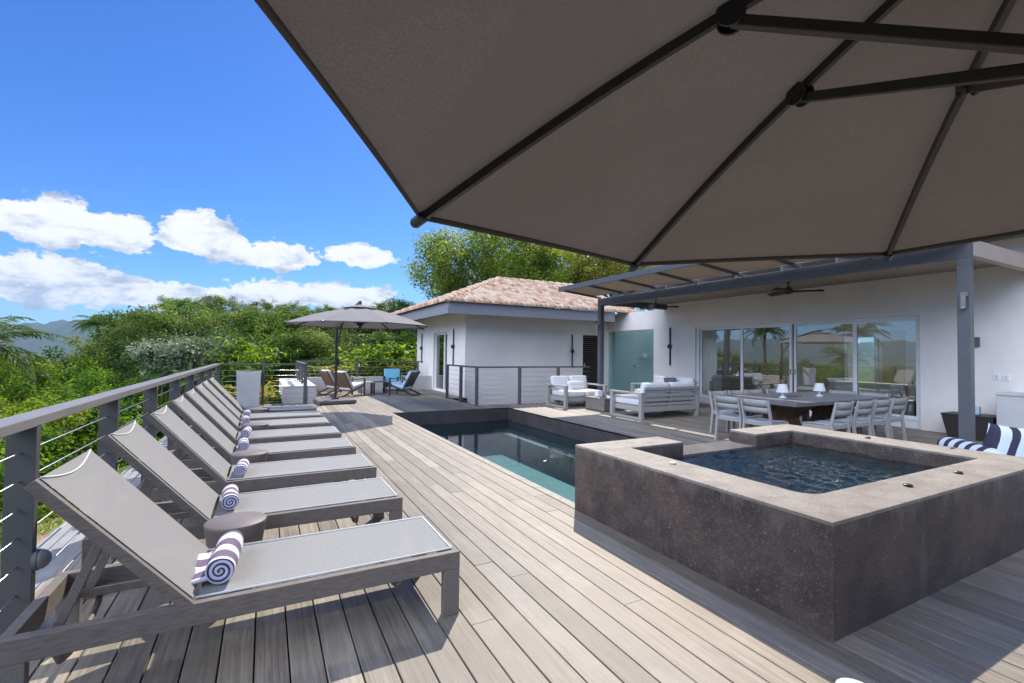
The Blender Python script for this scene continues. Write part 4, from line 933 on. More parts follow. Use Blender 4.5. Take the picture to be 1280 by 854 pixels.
for i, (y, z) in enumerate([(3.427, 1.133), (3.302, 1.125)]):
    o = thing('wall_outlet', ['left of the two pale outlet covers on the wall right of the post', 'right of the two pale outlet covers on the wall right of the post'][i], 'outlet', (11.799, y, z), group='outlet covers on the main wall')
    MB().box(-0.012, 0, -0.045, 0.045, -0.06, 0.06).build('cover', 'white_frame', o, bevel=0.003); MB().box(-0.016, -0.012, -0.015, 0.015, -0.03, 0.03).build('socket', 'plaster_low', o)
tag(MB().box(-0.05, 0, -0.045, 0.045, -0.09, 0.09).build('wall_box', 'steel_paint', bevel=0.004), 'small dark box on the wall behind the near pergola post', 'wall box').location = (11.799, 3.69, 1.77)

# ------------------------------------------------------------------ low wall, block, planter at the far terrace
t_ = thing('low_wall', 'low plastered parapet wall at the back of the far terrace', 'wall', (3.5, 18.4, 0), world=True)
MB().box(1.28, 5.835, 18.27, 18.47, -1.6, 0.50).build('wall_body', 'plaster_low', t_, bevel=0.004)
MB().box(4.72, 5.835, 17.85, 18.268, -0.002, 0.53).build('pier', 'plaster_low', t_, bevel=0.004)
t_ = thing('bench_block', 'low pale boarded block under the short railing by the umbrella', 'bench', (0.9, 16.2, 0), world=True)
MB().box(0.45, 1.285, 14.16, 18.26, -0.002, 0.455).build('block', 'planked', t_, bevel=0.004)
for i in range(6): MB().box(0.44+0.142*i, 0.44+0.142*i+0.137, 14.15, 18.26, 0.457, 0.48).build('top_board', 'terrace_block', t_, bevel=0.002)
t_ = thing('tall_planter', 'tall pale square planter at the head of the last lounger', 'planter', (-0.36, 13.93, 0), world=False)
vs = [(-0.25, -0.2, 0), (0.24, -0.2, 0), (0.24, 0.2, 0), (-0.25, 0.2, 0), (-0.275, -0.24, 0.90), (0.275, -0.24, 0.90), (0.275, 0.24, 0.90), (-0.275, 0.24, 0.90)]
MB().add(vs, [(0, 3, 2, 1), (4, 5, 6, 7), (0, 1, 5, 4), (1, 2, 6, 5), (2, 3, 7, 6), (3, 0, 4, 7)]).build('pot', 'planter', t_, bevel=0.008)
MB().box(-0.25, 0.25, -0.215, 0.215, 0.88, 0.903).build('soil', 'leaf_litter', t_)

# ------------------------------------------------------------------ pergola
perg = thing('pergola', 'dark steel pergola with woven screen roof panels along the main house', 'pergola', (9.0, 7, 0), world=True)
PX0, PX1 = 9.0, 9.12; PYA, PYB = 2.885, 11.46; ZB0, ZB1 = 2.93, 3.15
for (a, b_) in ((PYA, PYA+0.145), (PYB-0.145, PYB)):
    MB().box(PX0, PX1+0.02, a, b_, -0.002, ZB0-0.001).box(PX0-0.03, PX1+0.05, a-0.03, b_+0.03, -0.001, 0.012).build('post', 'steel_blue', perg, bevel=0.004)
MB().box(PX0, PX1+0.02, PYA, PYB, ZB0, ZB1).build('beam', 'steel_blue', perg, bevel=0.004)
MB().box(PX1+0.021, XW-0.002, PYA+0.0, PYA+0.12, ZB0+0.04, ZB1+0.06).build('side_beam', 'warm_beam', perg, bevel=0.004)
MB().box(PX1+0.021, XW-0.002, PYB-0.12, PYB, ZB0+0.04, ZB1+0.0).build('side_beam', 'steel_blue', perg, bevel=0.004)
# outer cantilevered bar, set higher
OX, OZ0, OZ1 = 7.60, 3.27, 3.40
MB().box(OX-0.05, OX+0.0, PYA-0.1, PYB, OZ0, OZ1).build('outer_beam', 'steel_blue', perg, bevel=0.004)
n_b = 7
for i in range(n_b+1):
    y = PYA+(PYB-PYA-0.06)*i/n_b
    MB().bar((OX+0.001, y+0.03, (OZ0+OZ1)/2-0.01), (PX0+0.01, y+0.03, ZB1+0.04), 0.045, 0.06).build('purlin', 'steel_paint', perg, bevel=0.003)
    MB().box(PX0+0.03, PX0+0.09, y+0.01, y+0.05, ZB1, ZB1+0.06).build('spacer', 'steel_paint', perg)
for i in range(n_b):
    y0 = PYA+(PYB-PYA-0.06)*i/n_b+0.055; y1 = PYA+(PYB-PYA-0.06)*(i+1)/n_b+0.004
    def f(u, v, y0=y0, y1=y1): return (OX+0.005+(PX0-0.13-OX)*u, y0+(y1-y0)*v, (OZ0+OZ1)/2+0.018+(ZB1+0.065-(OZ0+OZ1)/2)*u-0.012*math.sin(PI*v))
    MB().grid(f, 6, 6).build('screen_panel', 'screen_fabric', perg, smooth=True, solid=0.004)
MB().box(PX1+0.05, XW-0.01, PYA+0.13, PYB-0.13, ZB1+0.0, ZB1+0.022).build('roof_screen', 'screen_fabric', perg)
for i in range(8):
    y = PYA+0.8+(PYB-PYA-1.4)*i/7
    MB().box(PX1+0.021, XW-0.002, y, y+0.05, ZB1+0.03, ZB1+0.11).build('rafter', 'steel_paint', perg)
def post_light(label, loc):
    t_ = thing('post_light', label, 'wall light', loc, group='lights on the pergola posts')
    MB().box(-0.05, 0, -0.04, 0.04, 0.03, 0.09).build('bracket', 'steel_rail', t_, bevel=0.004)
    MB().tube([(-0.075, 0, -0.13), (-0.075, 0, 0.03)], 0.037, 20).build('lamp_body', 'steel_rail', t_, smooth=False)
    MB().tube([(-0.075, 0, -0.145), (-0.075, 0, -0.131)], 0.03, 20).build('lens', 'white_shade', t_)
post_light('small cylinder light on the near pergola post', (PX0-0.001, PYA+0.055, 2.33))
post_light('small cylinder light on the far pergola post', (PX0-0.001, PYB-0.07, 2.33))
def fan(label, loc, rz):
    t_ = thing('ceiling_fan', label, 'ceiling fan', loc, group='ceiling fans under the pergola')
    MB().tube([(0, 0, 0.14), (0, 0, 0.02)], 0.014, 12).build('rod', 'black_metal', t_); MB().lathe([(0.02, 0.10), (0.06, 0.12), (0.065, 0.145), (0.01, 0.146)], 20).build('mount', 'black_metal', t_)
    MB().lathe([(0.03, -0.14), (0.085, -0.12), (0.095, -0.06), (0.07, 0.0), (0.02, 0.03)], 24).build('motor', 'black_metal', t_, smooth=True)
    for k in range(3):
        a = rz+k*2*PI/3; d = Vector((math.cos(a), math.sin(a), 0)); sd = Vector((-d.y, d.x, 0))
        def f(u, v, d=d, sd=sd):
            r_ = 0.08+0.60*u; w_ = 0.05+0.045*math.sin(PI*min(1, u*1.1)); return d*r_+sd*((v-0.5)*2*w_)+Vector((0, 0, -0.08+(v-0.5)*0.05))
        MB().grid(f, 12, 3).build('blade', 'dark_wood', t_, smooth=True, solid=0.012)
fan('black ceiling fan under the pergola nearer the camera, over the dining table', (10.4, 6.40, 3.0), R_(-52)); fan('black ceiling fan at the far end of the pergola, over the sofas', (10.4, 10.45, 3.0), R_(-30))

# ------------------------------------------------------------------ dining set
t_ = thing('dining_table', 'long dark topped dining table on sculpted wooden legs under the pergola', 'table', (8.6, 4.98, 0))
MB().box(-1.42, 1.42, -0.68, 0.68, 0.68, 0.74).build('tabletop', 'slate_top', t_, bevel=0.006)
def xleg(x):
    # hourglass pedestal block
    prof = [(0.0, 0.52), (0.12, 0.44), (0.3, 0.22), (0.42, 0.20), (0.56, 0.34), (0.66, 0.50), (0.68, 0.52)]
    mb = MB(); vs = []
    for (z, h) in prof:
        vs += [(x-0.14-h*0.25, -h, z), (x+0.14+h*0.25, -h, z), (x+0.14+h*0.25, h, z), (x-0.14-h*0.25, h, z)]
    fs = [(0, 3, 2, 1), tuple(4*(len(prof)-1)+i for i in range(4))]
    for i in range(len(prof)-1):
        for j in range(4): fs.append((4*i+j, 4*i+(j+1) % 4, 4*i+4+(j+1) % 4, 4*i+4+j))
    mb.add(vs, fs).build('leg', 'rust_wood', t_, bevel=0.01)
xleg(-0.72); xleg(0.72)
MB().box(-0.04, 0.04, -0.04, 0.04, 0.0, 0.68).build('leg', 'steel_paint', t_)
def dchair():
    t_ = thing('dining_chair', '', 'chair', group='pale grey dining chairs around the outdoor table')
    for sx in (-1, 1):
        m_ = MB(); x = sx*0.225
        m_.bar((x, -0.235, 0.0), (x, -0.185, 0.44), 0.034, 0.045, up=(0, 1, 0)).bar((x, -0.185, 0.43), (x, -0.265, 0.785), 0.034, 0.045, up=(0, 1, 0), w2=0.03, h2=0.032)
        m_.build('leg', 'teak_pale', t_, bevel=0.003)
        MB().bar((x, 0.225, 0), (x, 0.21, 0.425), 0.034, 0.042, up=(0, 1, 0)).build('leg', 'teak_pale', t_, bevel=0.003)
    MB().box(-0.208, 0.208, -0.20, -0.165, 0.365, 0.42).box(-0.208, 0.208, 0.19, 0.225, 0.365, 0.42).box(-0.242, -0.208, -0.165, 0.19, 0.365, 0.42).box(0.208, 0.242, -0.165, 0.19, 0.365, 0.42).build('seat_frame', 'teak_pale', t_, bevel=0.003)
    MB().grid(lambda u, v: (-0.225+0.45*u, -0.19+0.41*v, 0.435-0.012*math.sin(PI*u)), 8, 6).build('seat', 'seat_sling', t_, smooth=True, solid=0.012)
    m_ = MB()
    for (z0, z1) in ((0.565, 0.655), (0.662, 0.775)):
        def f(u, v, z0=z0, z1=z1):
            z = z0+(z1-z0)*v; return (-0.21+0.42*u, -0.185-(z-0.43)*0.225-0.035*math.sin(PI*u), z)
        m_.grid(f, 10, 2)
    m_.build('backrest', 'teak_pale', t_, smooth=True, solid=0.018)
    return t_
DC = dchair(); first = True
seats = [(7.72, 3.92+0.24, 0, 'dining chair on the near side of the table, leftmost, back to the camera'), (8.31, 4.15, 0, 'dining chair on the near side of the table, second from the left'),
         (8.86, 4.16, 0, 'dining chair on the near side of the table, second from the right'), (9.50, 4.20, 0, 'dining chair on the near side of the table, rightmost, clear of the tabletop'),
         (7.66, 5.82, PI, 'dining chair on the far side of the table, leftmost of its row'), (8.20, 5.82, PI, 'dining chair on the far side of the table, second from the left'),
         (8.72, 5.82, PI, 'dining chair on the far side of the table, behind the left lamp'), (9.40, 5.84, PI, 'dining chair on the far side of the table, between the two lamps'),
         (7.12, 5.28, -PI/2, 'dining chair at the left end of the table, the farther of the pair'), (7.08, 4.74, -PI/2, 'dining chair at the left end of the table, the nearer of the pair'),
         (10.06, 5.25, PI/2, 'dining chair at the right end of the table, the farther one, before the glass'), (10.10, 4.72, PI/2, 'dining chair at the right end of the table, the nearer one, before the glass')]
for (x, y, rz, lb) in seats:
    o = DC if first else dup(DC); first = False
    o.location = (x, y, 0); o.rotation_euler = (0, 0, rz); o['label'] = lb
def table_lamp(label, loc):
    t_ = thing('table_lamp', label, 'lamp', loc, group='white lamps on the dining table')
    MB().lathe([(0.055, 0), (0.06, 0.012), (0.05, 0.02), (0.016, 0.03), (0.013, 0.13), (0.001, 0.131)], 28).build('lamp_base', 'white_frame', t_, smooth=False)
    MB().lathe([(0.102, 0.095), (0.064, 0.235), (0.001, 0.236)], 36).build('lamp_shade', 'white_shade', t_, smooth=False)
table_lamp('left of the two white lamps on the dining table', (7.92, 4.98, 0.74)); table_lamp('right of the two white lamps on the dining table', (8.93, 4.93, 0.74))
tag(MB().box(-0.16, 0.16, -0.05, 0.05, 0, 0.012).build('tray', 'steel_paint', bevel=0.003), 'flat dark tray lying between the lamps on the table', 'tray').location = (8.45, 5.1, 0.741)

# ------------------------------------------------------------------ sofas
def sofa(name, label, w_, d_, loc, rz, back_h=0.74, arm_h=0.60, cush=2, mat='teak_pale', cm='cushion'):
    t_ = thing(name, label, 'sofa' if w_ > 1 else 'armchair', loc, rz, 'grey wooden outdoor sofas with pale cushions')
    h = w_/2
    for sx in (-1, 1):
        x0, x1 = (h-0.09, h) if sx > 0 else (-h, -h+0.09)
        m_ = MB().box(x0, x1, -0.09, 0, 0, arm_h-0.041).box(x0, x1, d_-0.16, d_-0.07, 0, arm_h-0.041).box(x0-0.002, x1+0.002, -0.1, d_-0.05, arm_h-0.04, arm_h).box(x0+0.02, x1-0.02, 0.0, d_-0.16, 0.0, 0.045)
        m_.build('arm', mat, t_, bevel=0.004)
    MB().box(-h+0.092, h-0.092, -0.085, d_-0.12, 0.17, 0.285).build('seat_frame', mat, t_, bevel=0.004)
    m_ = MB()
    for (z0, z1) in ((0.30, 0.36), (0.40, 0.46), (0.50, 0.56), (0.60, 0.66)):
        yb = 0.0-(z0-0.3)*0.12; m_.bar((-h+0.092, yb-0.05, (z0+z1)/2), (h-0.092, yb-0.05, (z0+z1)/2), 0.022, z1-z0, up=(0, 0, 1))
    m_.box(-h+0.092, h-0.092, -0.125, -0.075, back_h-0.075, back_h-0.015)
    for x in ([-h+0.12, 0, h-0.12] if w_ > 1 else [-h+0.12, h-0.12]): m_.bar((x, -0.035, 0.2), (x, -0.085, back_h-0.02), 0.06, 0.024, up=(0, 1, 0))
    m_.build('back_frame', mat, t_, bevel=0.002)
    cw = (w_-0.20)/cush
    for i in range(cush):
        x0 = -h+0.10+cw*i
        cushion_mb(x0+0.005, x0+cw-0.005, 0.04, d_-0.1, 0.29, 0.44, 0.015).build('seat_cushion', cm, t_, smooth=True)
        c_ = cushion_mb(x0+0.008, x0+cw-0.008, -0.075, 0.075, 0.0, 0.40, 0.02).build('back_cushion', cm, t_, smooth=True)
        c_.location = (0, 0.06, 0.425); c_.rotation_euler = (R_(11), 0, 0)
    return t_
sofa('outdoor_sofa', 'grey slatted wooden sofa seen from behind, beside the pool', 1.84, 1.05, (8.34, 7.97, 0), 0)
sofa('outdoor_sofa', 'sunlit wooden love seat with white cushions facing the pool and a rolled pillow on it', 1.42, 0.95, (7.82, 11.28, 0), PI, cush=2)
sofa('outdoor_sofa', 'wooden sofa with pale cushions standing against the main house wall', 1.7, 0.95, (10.62, 9.95, 0), PI/2)
for i, (x, y, z, rz, mt, lb) in enumerate([(7.90, 11.02, 0.445, 0.03, 'cushion', 'lower of two white rolled pillows on the sunlit love seat'), (7.90, 11.04, 0.56, -0.03, 'cushion', 'upper of two white rolled pillows on the sunlit love seat')]):
    o = cushion_mb(-0.27, 0.27, -0.07, 0.07, 0, 0.115, 0.01).build('pillow', mt, smooth=True); tag(o, lb, 'pillow', 'rolled pillows on the love seat'); o.location = (x, y, z); o.rotation_euler = (0, 0, rz)
o = cushion_mb(-0.2, 0.2, -0.06, 0.06, 0, 0.34, 0.03).build('pillow', 'steel_paint', smooth=True); tag(o, 'dark pillow between the pale cushions of the sofa by the house wall', 'pillow'); o.location = (10.44, 9.86, 0.47); o.rotation_euler = (R_(-12), 0, PI/2)
def boxtable(label, loc, w_, d_, h_):
    t_ = thing('coffee_table', label, 'coffee table', loc, group='low box coffee tables between the sofas')
    MB().box(-w_/2, w_/2, -d_/2, d_/2, h_-0.03, h_).build('tabletop', 'box_table', t_, bevel=0.004); MB().box(-w_/2+0.012, w_/2-0.012, -d_/2+0.012, d_/2-0.012, 0.015, h_-0.031).build('body', 'box_table', t_, bevel=0.004)
    MB().box(-w_/2+0.05, w_/2-0.05, -d_/2+0.05, d_/2-0.05, 0, 0.0145).build('plinth', 'void', t_)
boxtable('brown box coffee table in front of the love seat', (7.98, 9.79, 0), 0.76, 0.80, 0.33)
boxtable('brown box coffee table near the sofa by the house wall, behind the other', (9.0, 9.9, 0), 0.76, 0.80, 0.33)
tag(MB().box(-0.075, 0.075, -0.075, 0.075, 0, 0.17).build('candle_holder', 'white_frame', bevel=0.012), 'white square candle holder on the coffee table', 'candle holder').location = (7.86, 9.95, 0.331)

# ------------------------------------------------------------------ far terrace armchairs and side tables
def lounge_chair(label, loc, rz, wood, cm):
    t_ = thing('lounge_armchair', label, 'armchair', loc, rz, 'low slatted armchairs on the far terrace')
    w_ = 0.66; h = w_/2
    for sx in (-1, 1):
        x = sx*(h-0.02)
        m_ = MB().bar((x, 0.34, 0), (x, 0.34, 0.56), 0.035, 0.055, up=(0, 1, 0)).bar((x, 0.375, 0.575), (x, -0.22, 0.545), 0.05, 0.026).bar((x, 0.32, 0.36), (x, -0.50, 0.02), 0.03, 0.05)
        m_.build('arm', wood, t_, bevel=0.003)
        MB().bar((x, -0.12, 0.17), (x, -0.47, 0.80), 0.03, 0.05, up=(0, 1, 0)).build('back_post', wood, t_, bevel=0.003)
    MB().bar((-h+0.02, -0.50, 0.022), (h-0.02, -0.50, 0.022), 0.04, 0.035).bar((-h+0.02, 0.30, 0.33), (h-0.02, 0.30, 0.33), 0.03, 0.06).build('seat_frame', wood, t_, bevel=0.003)
    m_ = MB()
    for i in range(14):
        t = 0.04+i*0.068; y, z = -0.12-0.35*t, 0.17+0.63*t; m_.bar((-h+0.035, y-0.01, z), (h-0.035, y-0.01, z), 0.045, 0.014, up=(0, 0.87, 0.49))
    m_.build('back_slats', wood, t_)
    c_ = cushion_mb(-h+0.04, h-0.04, 0, 0.56, 0, 0.10, 0.012).build('seat_cushion', cm, t_, smooth=True); c_.location = (0, -0.18, 0.20); c_.rotation_euler = (R_(15), 0, 0)
    c_ = cushion_mb(-h+0.04, h-0.04, -0.045, 0.045, 0, 0.62, 0.012).build('back_cushion', cm, t_, smooth=True); c_.location = (0, -0.075, 0.27); c_.rotation_euler = (R_(29), 0, 0)
    return t_
lounge_chair('nearer of two wooden slatted armchairs by the umbrella, its back to the camera', (2.45, 15.95, 0), R_(-62), 'teak_brown', 'cushion')
lounge_chair('farther of two wooden slatted armchairs by the umbrella, mostly hidden behind the other', (2.15, 16.95, 0), R_(-72), 'teak_brown', 'cushion')
lounge_chair('dark slatted armchair with a blue cushion turned left in the wing shade', (4.15, 15.75, 0), R_(52), 'dark_wood', 'cushion_sky')
lounge_chair('armchair with a bright blue back cushion facing the camera by the parapet', (4.15, 17.2, 0), R_(172), 'dark_wood', 'cushion_blue')
def small_table(label, loc, top_mat):
    t_ = thing('side_table', label, 'side table', loc, group='small square side tables between the armchairs')
    MB().box(-0.23, 0.23, -0.23, 0.23, 0.40, 0.43).build('tabletop', top_mat, t_, bevel=0.003)
    for x in (-0.2, 0.2):
        for y in (-0.2, 0.2): MB().box(x-0.017, x+0.017, y-0.017, y+0.017, 0, 0.3995).build('leg', 'teak_brown' if top_mat != 'slate_top' else 'dark_wood', t_)
small_table('small wooden side table in the sun beside the slatted armchair', (3.05, 16.35, 0), 'teak_pale'); small_table('small dark side table in the shade beside the blue cushioned armchairs', (3.52, 16.55, 0), 'slate_top')

# ------------------------------------------------------------------ right edge: wicker table, counter, daybed with striped cushions
t_ = thing('wicker_table', 'dark tapered wicker table against the wall behind the near pergola post', 'table', (11.42, 3.62, 0))
vs = [(-0.22, -0.27, 0), (0.22, -0.27, 0), (0.22, 0.30, 0), (-0.22, 0.30, 0), (-0.26, -0.33, 0.42), (0.26, -0.33, 0.42), (0.26, 0.38, 0.42), (-0.26, 0.38, 0.42)]
MB().add(vs, [(0, 3, 2, 1), (4, 5, 6, 7), (0, 1, 5, 4), (1, 2, 6, 5), (2, 3, 7, 6), (3, 0, 4, 7)]).build('body', 'wicker', t_)
MB().box(-0.27, 0.27, -0.34, 0.39, 0.421, 0.445).build('tabletop', 'dark_wood', t_, bevel=0.004)
tag(MB().box(-0.05, 0.05, -0.06, 0.06, 0, 0.15).build('candle_holder', 'cushion_sky', bevel=0.01), 'small pale blue block on the wicker table', 'candle holder').location = (11.42, 3.60, 0.446)
t_ = thing('outdoor_counter', 'plain white plastered counter against the wall at the right edge', 'counter', (11.5, 2.2, 0), world=True)
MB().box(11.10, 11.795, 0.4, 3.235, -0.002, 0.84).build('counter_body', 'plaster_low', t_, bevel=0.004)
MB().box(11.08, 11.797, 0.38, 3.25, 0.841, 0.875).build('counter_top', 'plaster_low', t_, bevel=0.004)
t_ = thing('daybed', 'low daybed with a pale blue mattress behind the spa at the right edge', 'daybed', (7.5, 1.6, 0), world=True)
MB().box(6.5, 8.5, 0.5, 2.66, 0.06, 0.16).build('frame', 'teak_pale', t_, bevel=0.006)
cushion_mb(6.52, 8.48, 0.52, 2.64, 0.165, 0.31, 0.02).build('mattress', 'cushion_sky', t_, smooth=True)
for x in (6.55, 8.38):
    for y in (0.56, 2.52): MB().box(x, x+0.08, y, y+0.08, 0, 0.06).build('leg', 'teak_pale', t_)
def bolster(label, p, q, r, mat):
    mid = (Vector(p)+Vector(q))/2; d = Vector(q)-Vector(p); L_ = d.length
    m_ = MB(); N = 14; pts = [((i/N-0.5)*L_, 0, 0) for i in range(N+1)]; rad = [max(0.01, r*(1-abs(2*i/N-1)**5)**0.5) for i in range(N+1)]
    m_.tube(pts, rad, 22); o = m_.build('striped_cushion', mat, smooth=True); tag(o, label, 'cushion', 'striped cushions on the daybed'); o.location = mid; o.rotation_euler = (0, 0, math.atan2(d.y, d.x)); return o
bolster('long striped bolster lying along the far edge of the daybed by the spa', (7.30, 2.62, 0.42), (6.66, 1.90, 0.42), 0.11, 'stripe_blue')
def pillow(label, loc, rot, w_, h_, th, mat):
    def side(sg):
        def f(u, v):
            a, b_ = 2*u-1, 2*v-1; pin = 1-0.07*(1-abs(a))*0-0.06*math.sin(PI*u)*0
            e_ = max(0, (1-a**4)*(1-b_**4))**0.6; kx = 1-0.08*(1-abs(b_)**2)*abs(a)**6*0
            sx_ = a*w_/2*(1-0.07*(1-b_*b_)*abs(a)**3); sz_ = b_*h_/2*(1-0.07*(1-a*a)*abs(b_)**3)
            return (sx_, sg*th/2*e_, sz_)
        return f
    m_ = MB().grid(side(1), 20, 20).grid(side(-1), 20, 20); o = m_.build('striped_cushion', mat, smooth=True); tag(o, label, 'cushion', 'striped cushions on the daybed'); o.location = loc; o.rotation_euler = rot; return o
pillow('upright striped square cushion at the right edge, standing on the daybed', (6.98, 1.93, 0.53), (R_(14), R_(6), R_(-38)), 0.52, 0.46, 0.17, 'stripe_blue')
pillow('second upright striped cushion, cut off by the right edge of the picture', (7.35, 1.72, 0.52), (R_(14), R_(-8), R_(-50)), 0.52, 0.44, 0.17, 'stripe_blue')
# ------------------------------------------------------------------ vegetation
def leaf_mesh(name, P, Nn, size, mat, tint, aspect=0.45, seed=0, droop=0.0):
    rs = np.random.RandomState(seed); n = len(P)
    Nn = Nn/np.linalg.norm(Nn, axis=1, keepdims=True)
    a = rs.normal(size=(n, 3)); a -= Nn*(a*Nn).sum(1, keepdims=True); a /= np.linalg.norm(a, axis=1, keepdims=True)
    if droop: a[:, 2] -= droop; a /= np.linalg.norm(a, axis=1, keepdims=True)
    b = np.cross(Nn, a); b /= np.linalg.norm(b, axis=1, keepdims=True)+1e-9
    L = (size*rs.uniform(0.6, 1.35, n))[:, None]; Wd = L*aspect
    v0 = P-a*L*0.5; v2 = P+a*L*0.5-Nn*L*0.10; v1 = P+b*Wd*0.5+Nn*L*0.07-a*L*0.06; v3 = P-b*Wd*0.5+Nn*L*0.07-a*L*0.06
    V = np.empty((n*4, 3)); V[0::4] = v0; V[1::4] = v1; V[2::4] = v2; V[3::4] = v3
    me = bpy.data.meshes.new(name); me.vertices.add(n*4); me.vertices.foreach_set('co', V.ravel())
    me.loops.add(n*4); me.loops.foreach_set('vertex_index', np.arange(n*4)); me.polygons.add(n)
    me.polygons.foreach_set('loop_start', np.arange(n)*4); me.polygons.foreach_set('loop_total', np.full(n, 4))
    at = me.attributes.new('tint', 'FLOAT', 'FACE'); at.data.foreach_set('value', np.clip(tint, 0, 1).astype(np.float32))
    me.update(calc_edges=True); me.materials.append(MAT[mat]); return me
def crown_mesh(name, seed, R, Rz, nclump, nleaf, leaf, mat, cr=0.42, aspect=0.45, flat=0.75, droop=0.0, shell=0.45, lowcut=-0.7):
    rs = np.random.RandomState(seed); cs = []
    while len(cs) < nclump:
        d = rs.normal(size=3); d /= np.linalg.norm(d)
        if d[2] < lowcut: continue
        rad = rs.uniform(shell, 1.0)**0.7*rs.uniform(0.85, 1.12)
        cs.append(d*np.array([R, R, Rz])*rad)
    cs = np.array(cs); cr_ = R*cr*rs.uniform(0.55, 1.25, nclump)
    idx = rs.choice(nclump, nleaf, p=cr_**2/np.sum(cr_**2))
    d = rs.normal(size=(nleaf, 3)); d /= np.linalg.norm(d, axis=1, keepdims=True)
    rr = rs.uniform(0.25, 1.0, nleaf)**0.5
    off = d*rr[:, None]*cr_[idx][:, None]*np.array([1, 1, flat]); P = cs[idx]+off
    P += rs.normal(size=P.shape)*leaf*0.8
    Nn = d*0.6+rs.normal(size=(nleaf, 3))*0.55+np.array([0, 0, 0.75])
    tn = 0.45+0.16*rs.normal(size=nleaf)+0.24*rs.normal(size=nclump)[idx]
    return leaf_mesh(name, P, Nn, leaf, mat, tn, aspect, seed, droop), cs
def trunk_mb(cs, base_z, r0, seed, nlimb=10, lean=0.3):
    rr = random.Random(seed); mb = MB(); top = Vector((0, 0, 0))
    for c in cs: top += Vector(c)
    fork = Vector((rr.uniform(-lean, lean), rr.uniform(-lean, lean), base_z*0.35))
    mb.tube([(0, 0, base_z), (fork.x*0.3, fork.y*0.3, base_z*0.75), tuple(fork)], [r0*1.25, r0, r0*0.8], 9, tint=0.5)
    for c in rr.sample(list(cs), min(nlimb, len(cs))):
        c = Vector(c); m1 = fork.lerp(c, 0.4)+Vector((0, 0, 0.12*(c-fork).length)); m2 = fork.lerp(c, 0.75)+Vector((rr.uniform(-.1, .1), rr.uniform(-.1, .1), 0.08*(c-fork).length))
        mb.tube([fork-Vector((0, 0, r0)), m1, m2, c], [r0*0.55, r0*0.38, r0*0.22, r0*0.06], 6)
        for _ in range(2):
            e_ = c+Vector((rr.uniform(-1, 1), rr.uniform(-1, 1), rr.uniform(-.2, 1)))*0.12*(c-fork).length
            mb.tube([m2, m2.lerp(e_, 0.6), e_], [r0*0.16, r0*0.1, r0*0.03], 5)
    return mb
PROTO = {}
def make_tree(key, name, cat, seed, R, Rz, H, nclump, nleaf, leaf, mat, r0=0.12, bark='bark', nlimb=10, **kw):
    t_ = thing(name, '', cat, (0, 0, -500))
    me, cs = crown_mesh('crown', seed, R, Rz, nclump, nleaf, leaf, mat, **kw)
    c_ = bpy.data.objects.new('crown', me); C.objects.link(c_); c_.parent = t_
    trunk_mb(cs, -H, r0, seed, nlimb).build('trunk', bark, t_, smooth=True)
    PROTO[key] = [t_, False]; return t_
def put(key, x, y, ztop, label, group=None, sc=1.0, rz=None, Rz=None, name=None):
    t_, used = PROTO[key]
    o = t_ if not used else dup(t_)
    PROTO[key][1] = True
    o.location = (x, y, ztop); o.scale = (sc, sc, sc); o.rotation_euler = (0, 0, rnd.uniform(0, 6.28) if rz is None else rz)
    o['label'] = label
    if group: o['group'] = group
    if name: o.name = name
    return o
# prototypes; origin = crown centre
make_tree('bushA', 'leafy_shrub', 'shrub', 11, 1.55, 1.5, 3.2, 90, 15000, 0.10, 'leaf_bright', r0=0.05, cr=0.18, aspect=0.55)
make_tree('bushB', 'leafy_shrub', 'shrub', 12, 1.7, 1.6, 3.4, 95, 15000, 0.105, 'leaf_bright', r0=0.05, cr=0.17, aspect=0.5)
make_tree('bushC', 'leafy_shrub', 'shrub', 13, 1.8, 1.7, 3.6, 90, 15000, 0.11, 'leaf_mid', r0=0.06, cr=0.18, aspect=0.5)
make_tree('treeA', 'broadleaf_tree', 'tree', 21, 2.7, 2.1, 5.0, 110, 18000, 0.155, 'leaf_mid', r0=0.13, cr=0.165, flat=0.6)
make_tree('treeB', 'broadleaf_tree', 'tree', 22, 2.9, 2.2, 5.4, 120, 18000, 0.15, 'leaf_olive', r0=0.13, cr=0.155, flat=0.6)
make_tree('treeC', 'broadleaf_tree', 'tree', 23, 2.6, 2.4, 5.2, 110, 17000, 0.155, 'leaf_olive', r0=0.12, cr=0.15, shell=0.5, flat=0.6)
make_tree('dark', 'broadleaf_tree', 'tree', 24, 2.4, 2.0, 5.0, 90, 15000, 0.15, 'leaf_dark', r0=0.14, cr=0.18)
make_tree('silver', 'broadleaf_tree', 'tree', 25, 2.0, 1.15, 3.4, 40, 8000, 0.20, 'leaf_silver', r0=0.1, cr=0.3, flat=0.35, aspect=0.4)
make_tree('bigleaf', 'broadleaf_shrub', 'shrub', 26, 1.1, 0.9, 3.0, 34, 1300, 0.24, 'leaf_bright', r0=0.06, cr=0.36, aspect=0.42)
make_tree('high', 'canopy_tree', 'tree', 31, 6.0, 3.6, 9.5, 130, 36000, 0.20, 'leaf_high', r0=0.28, bark='bark_pale', nlimb=40, cr=0.19, shell=0.35, lowcut=-0.5, aspect=0.5)
make_tree('high2', 'canopy_tree', 'tree', 32, 4.6, 2.6, 8.0, 90, 19000, 0.18, 'leaf_yellow', r0=0.2, bark='bark_pale', nlimb=26, cr=0.19, shell=0.35, lowcut=-0.5, aspect=0.5)
G1 = 'shrubs in the thicket beyond the railing'
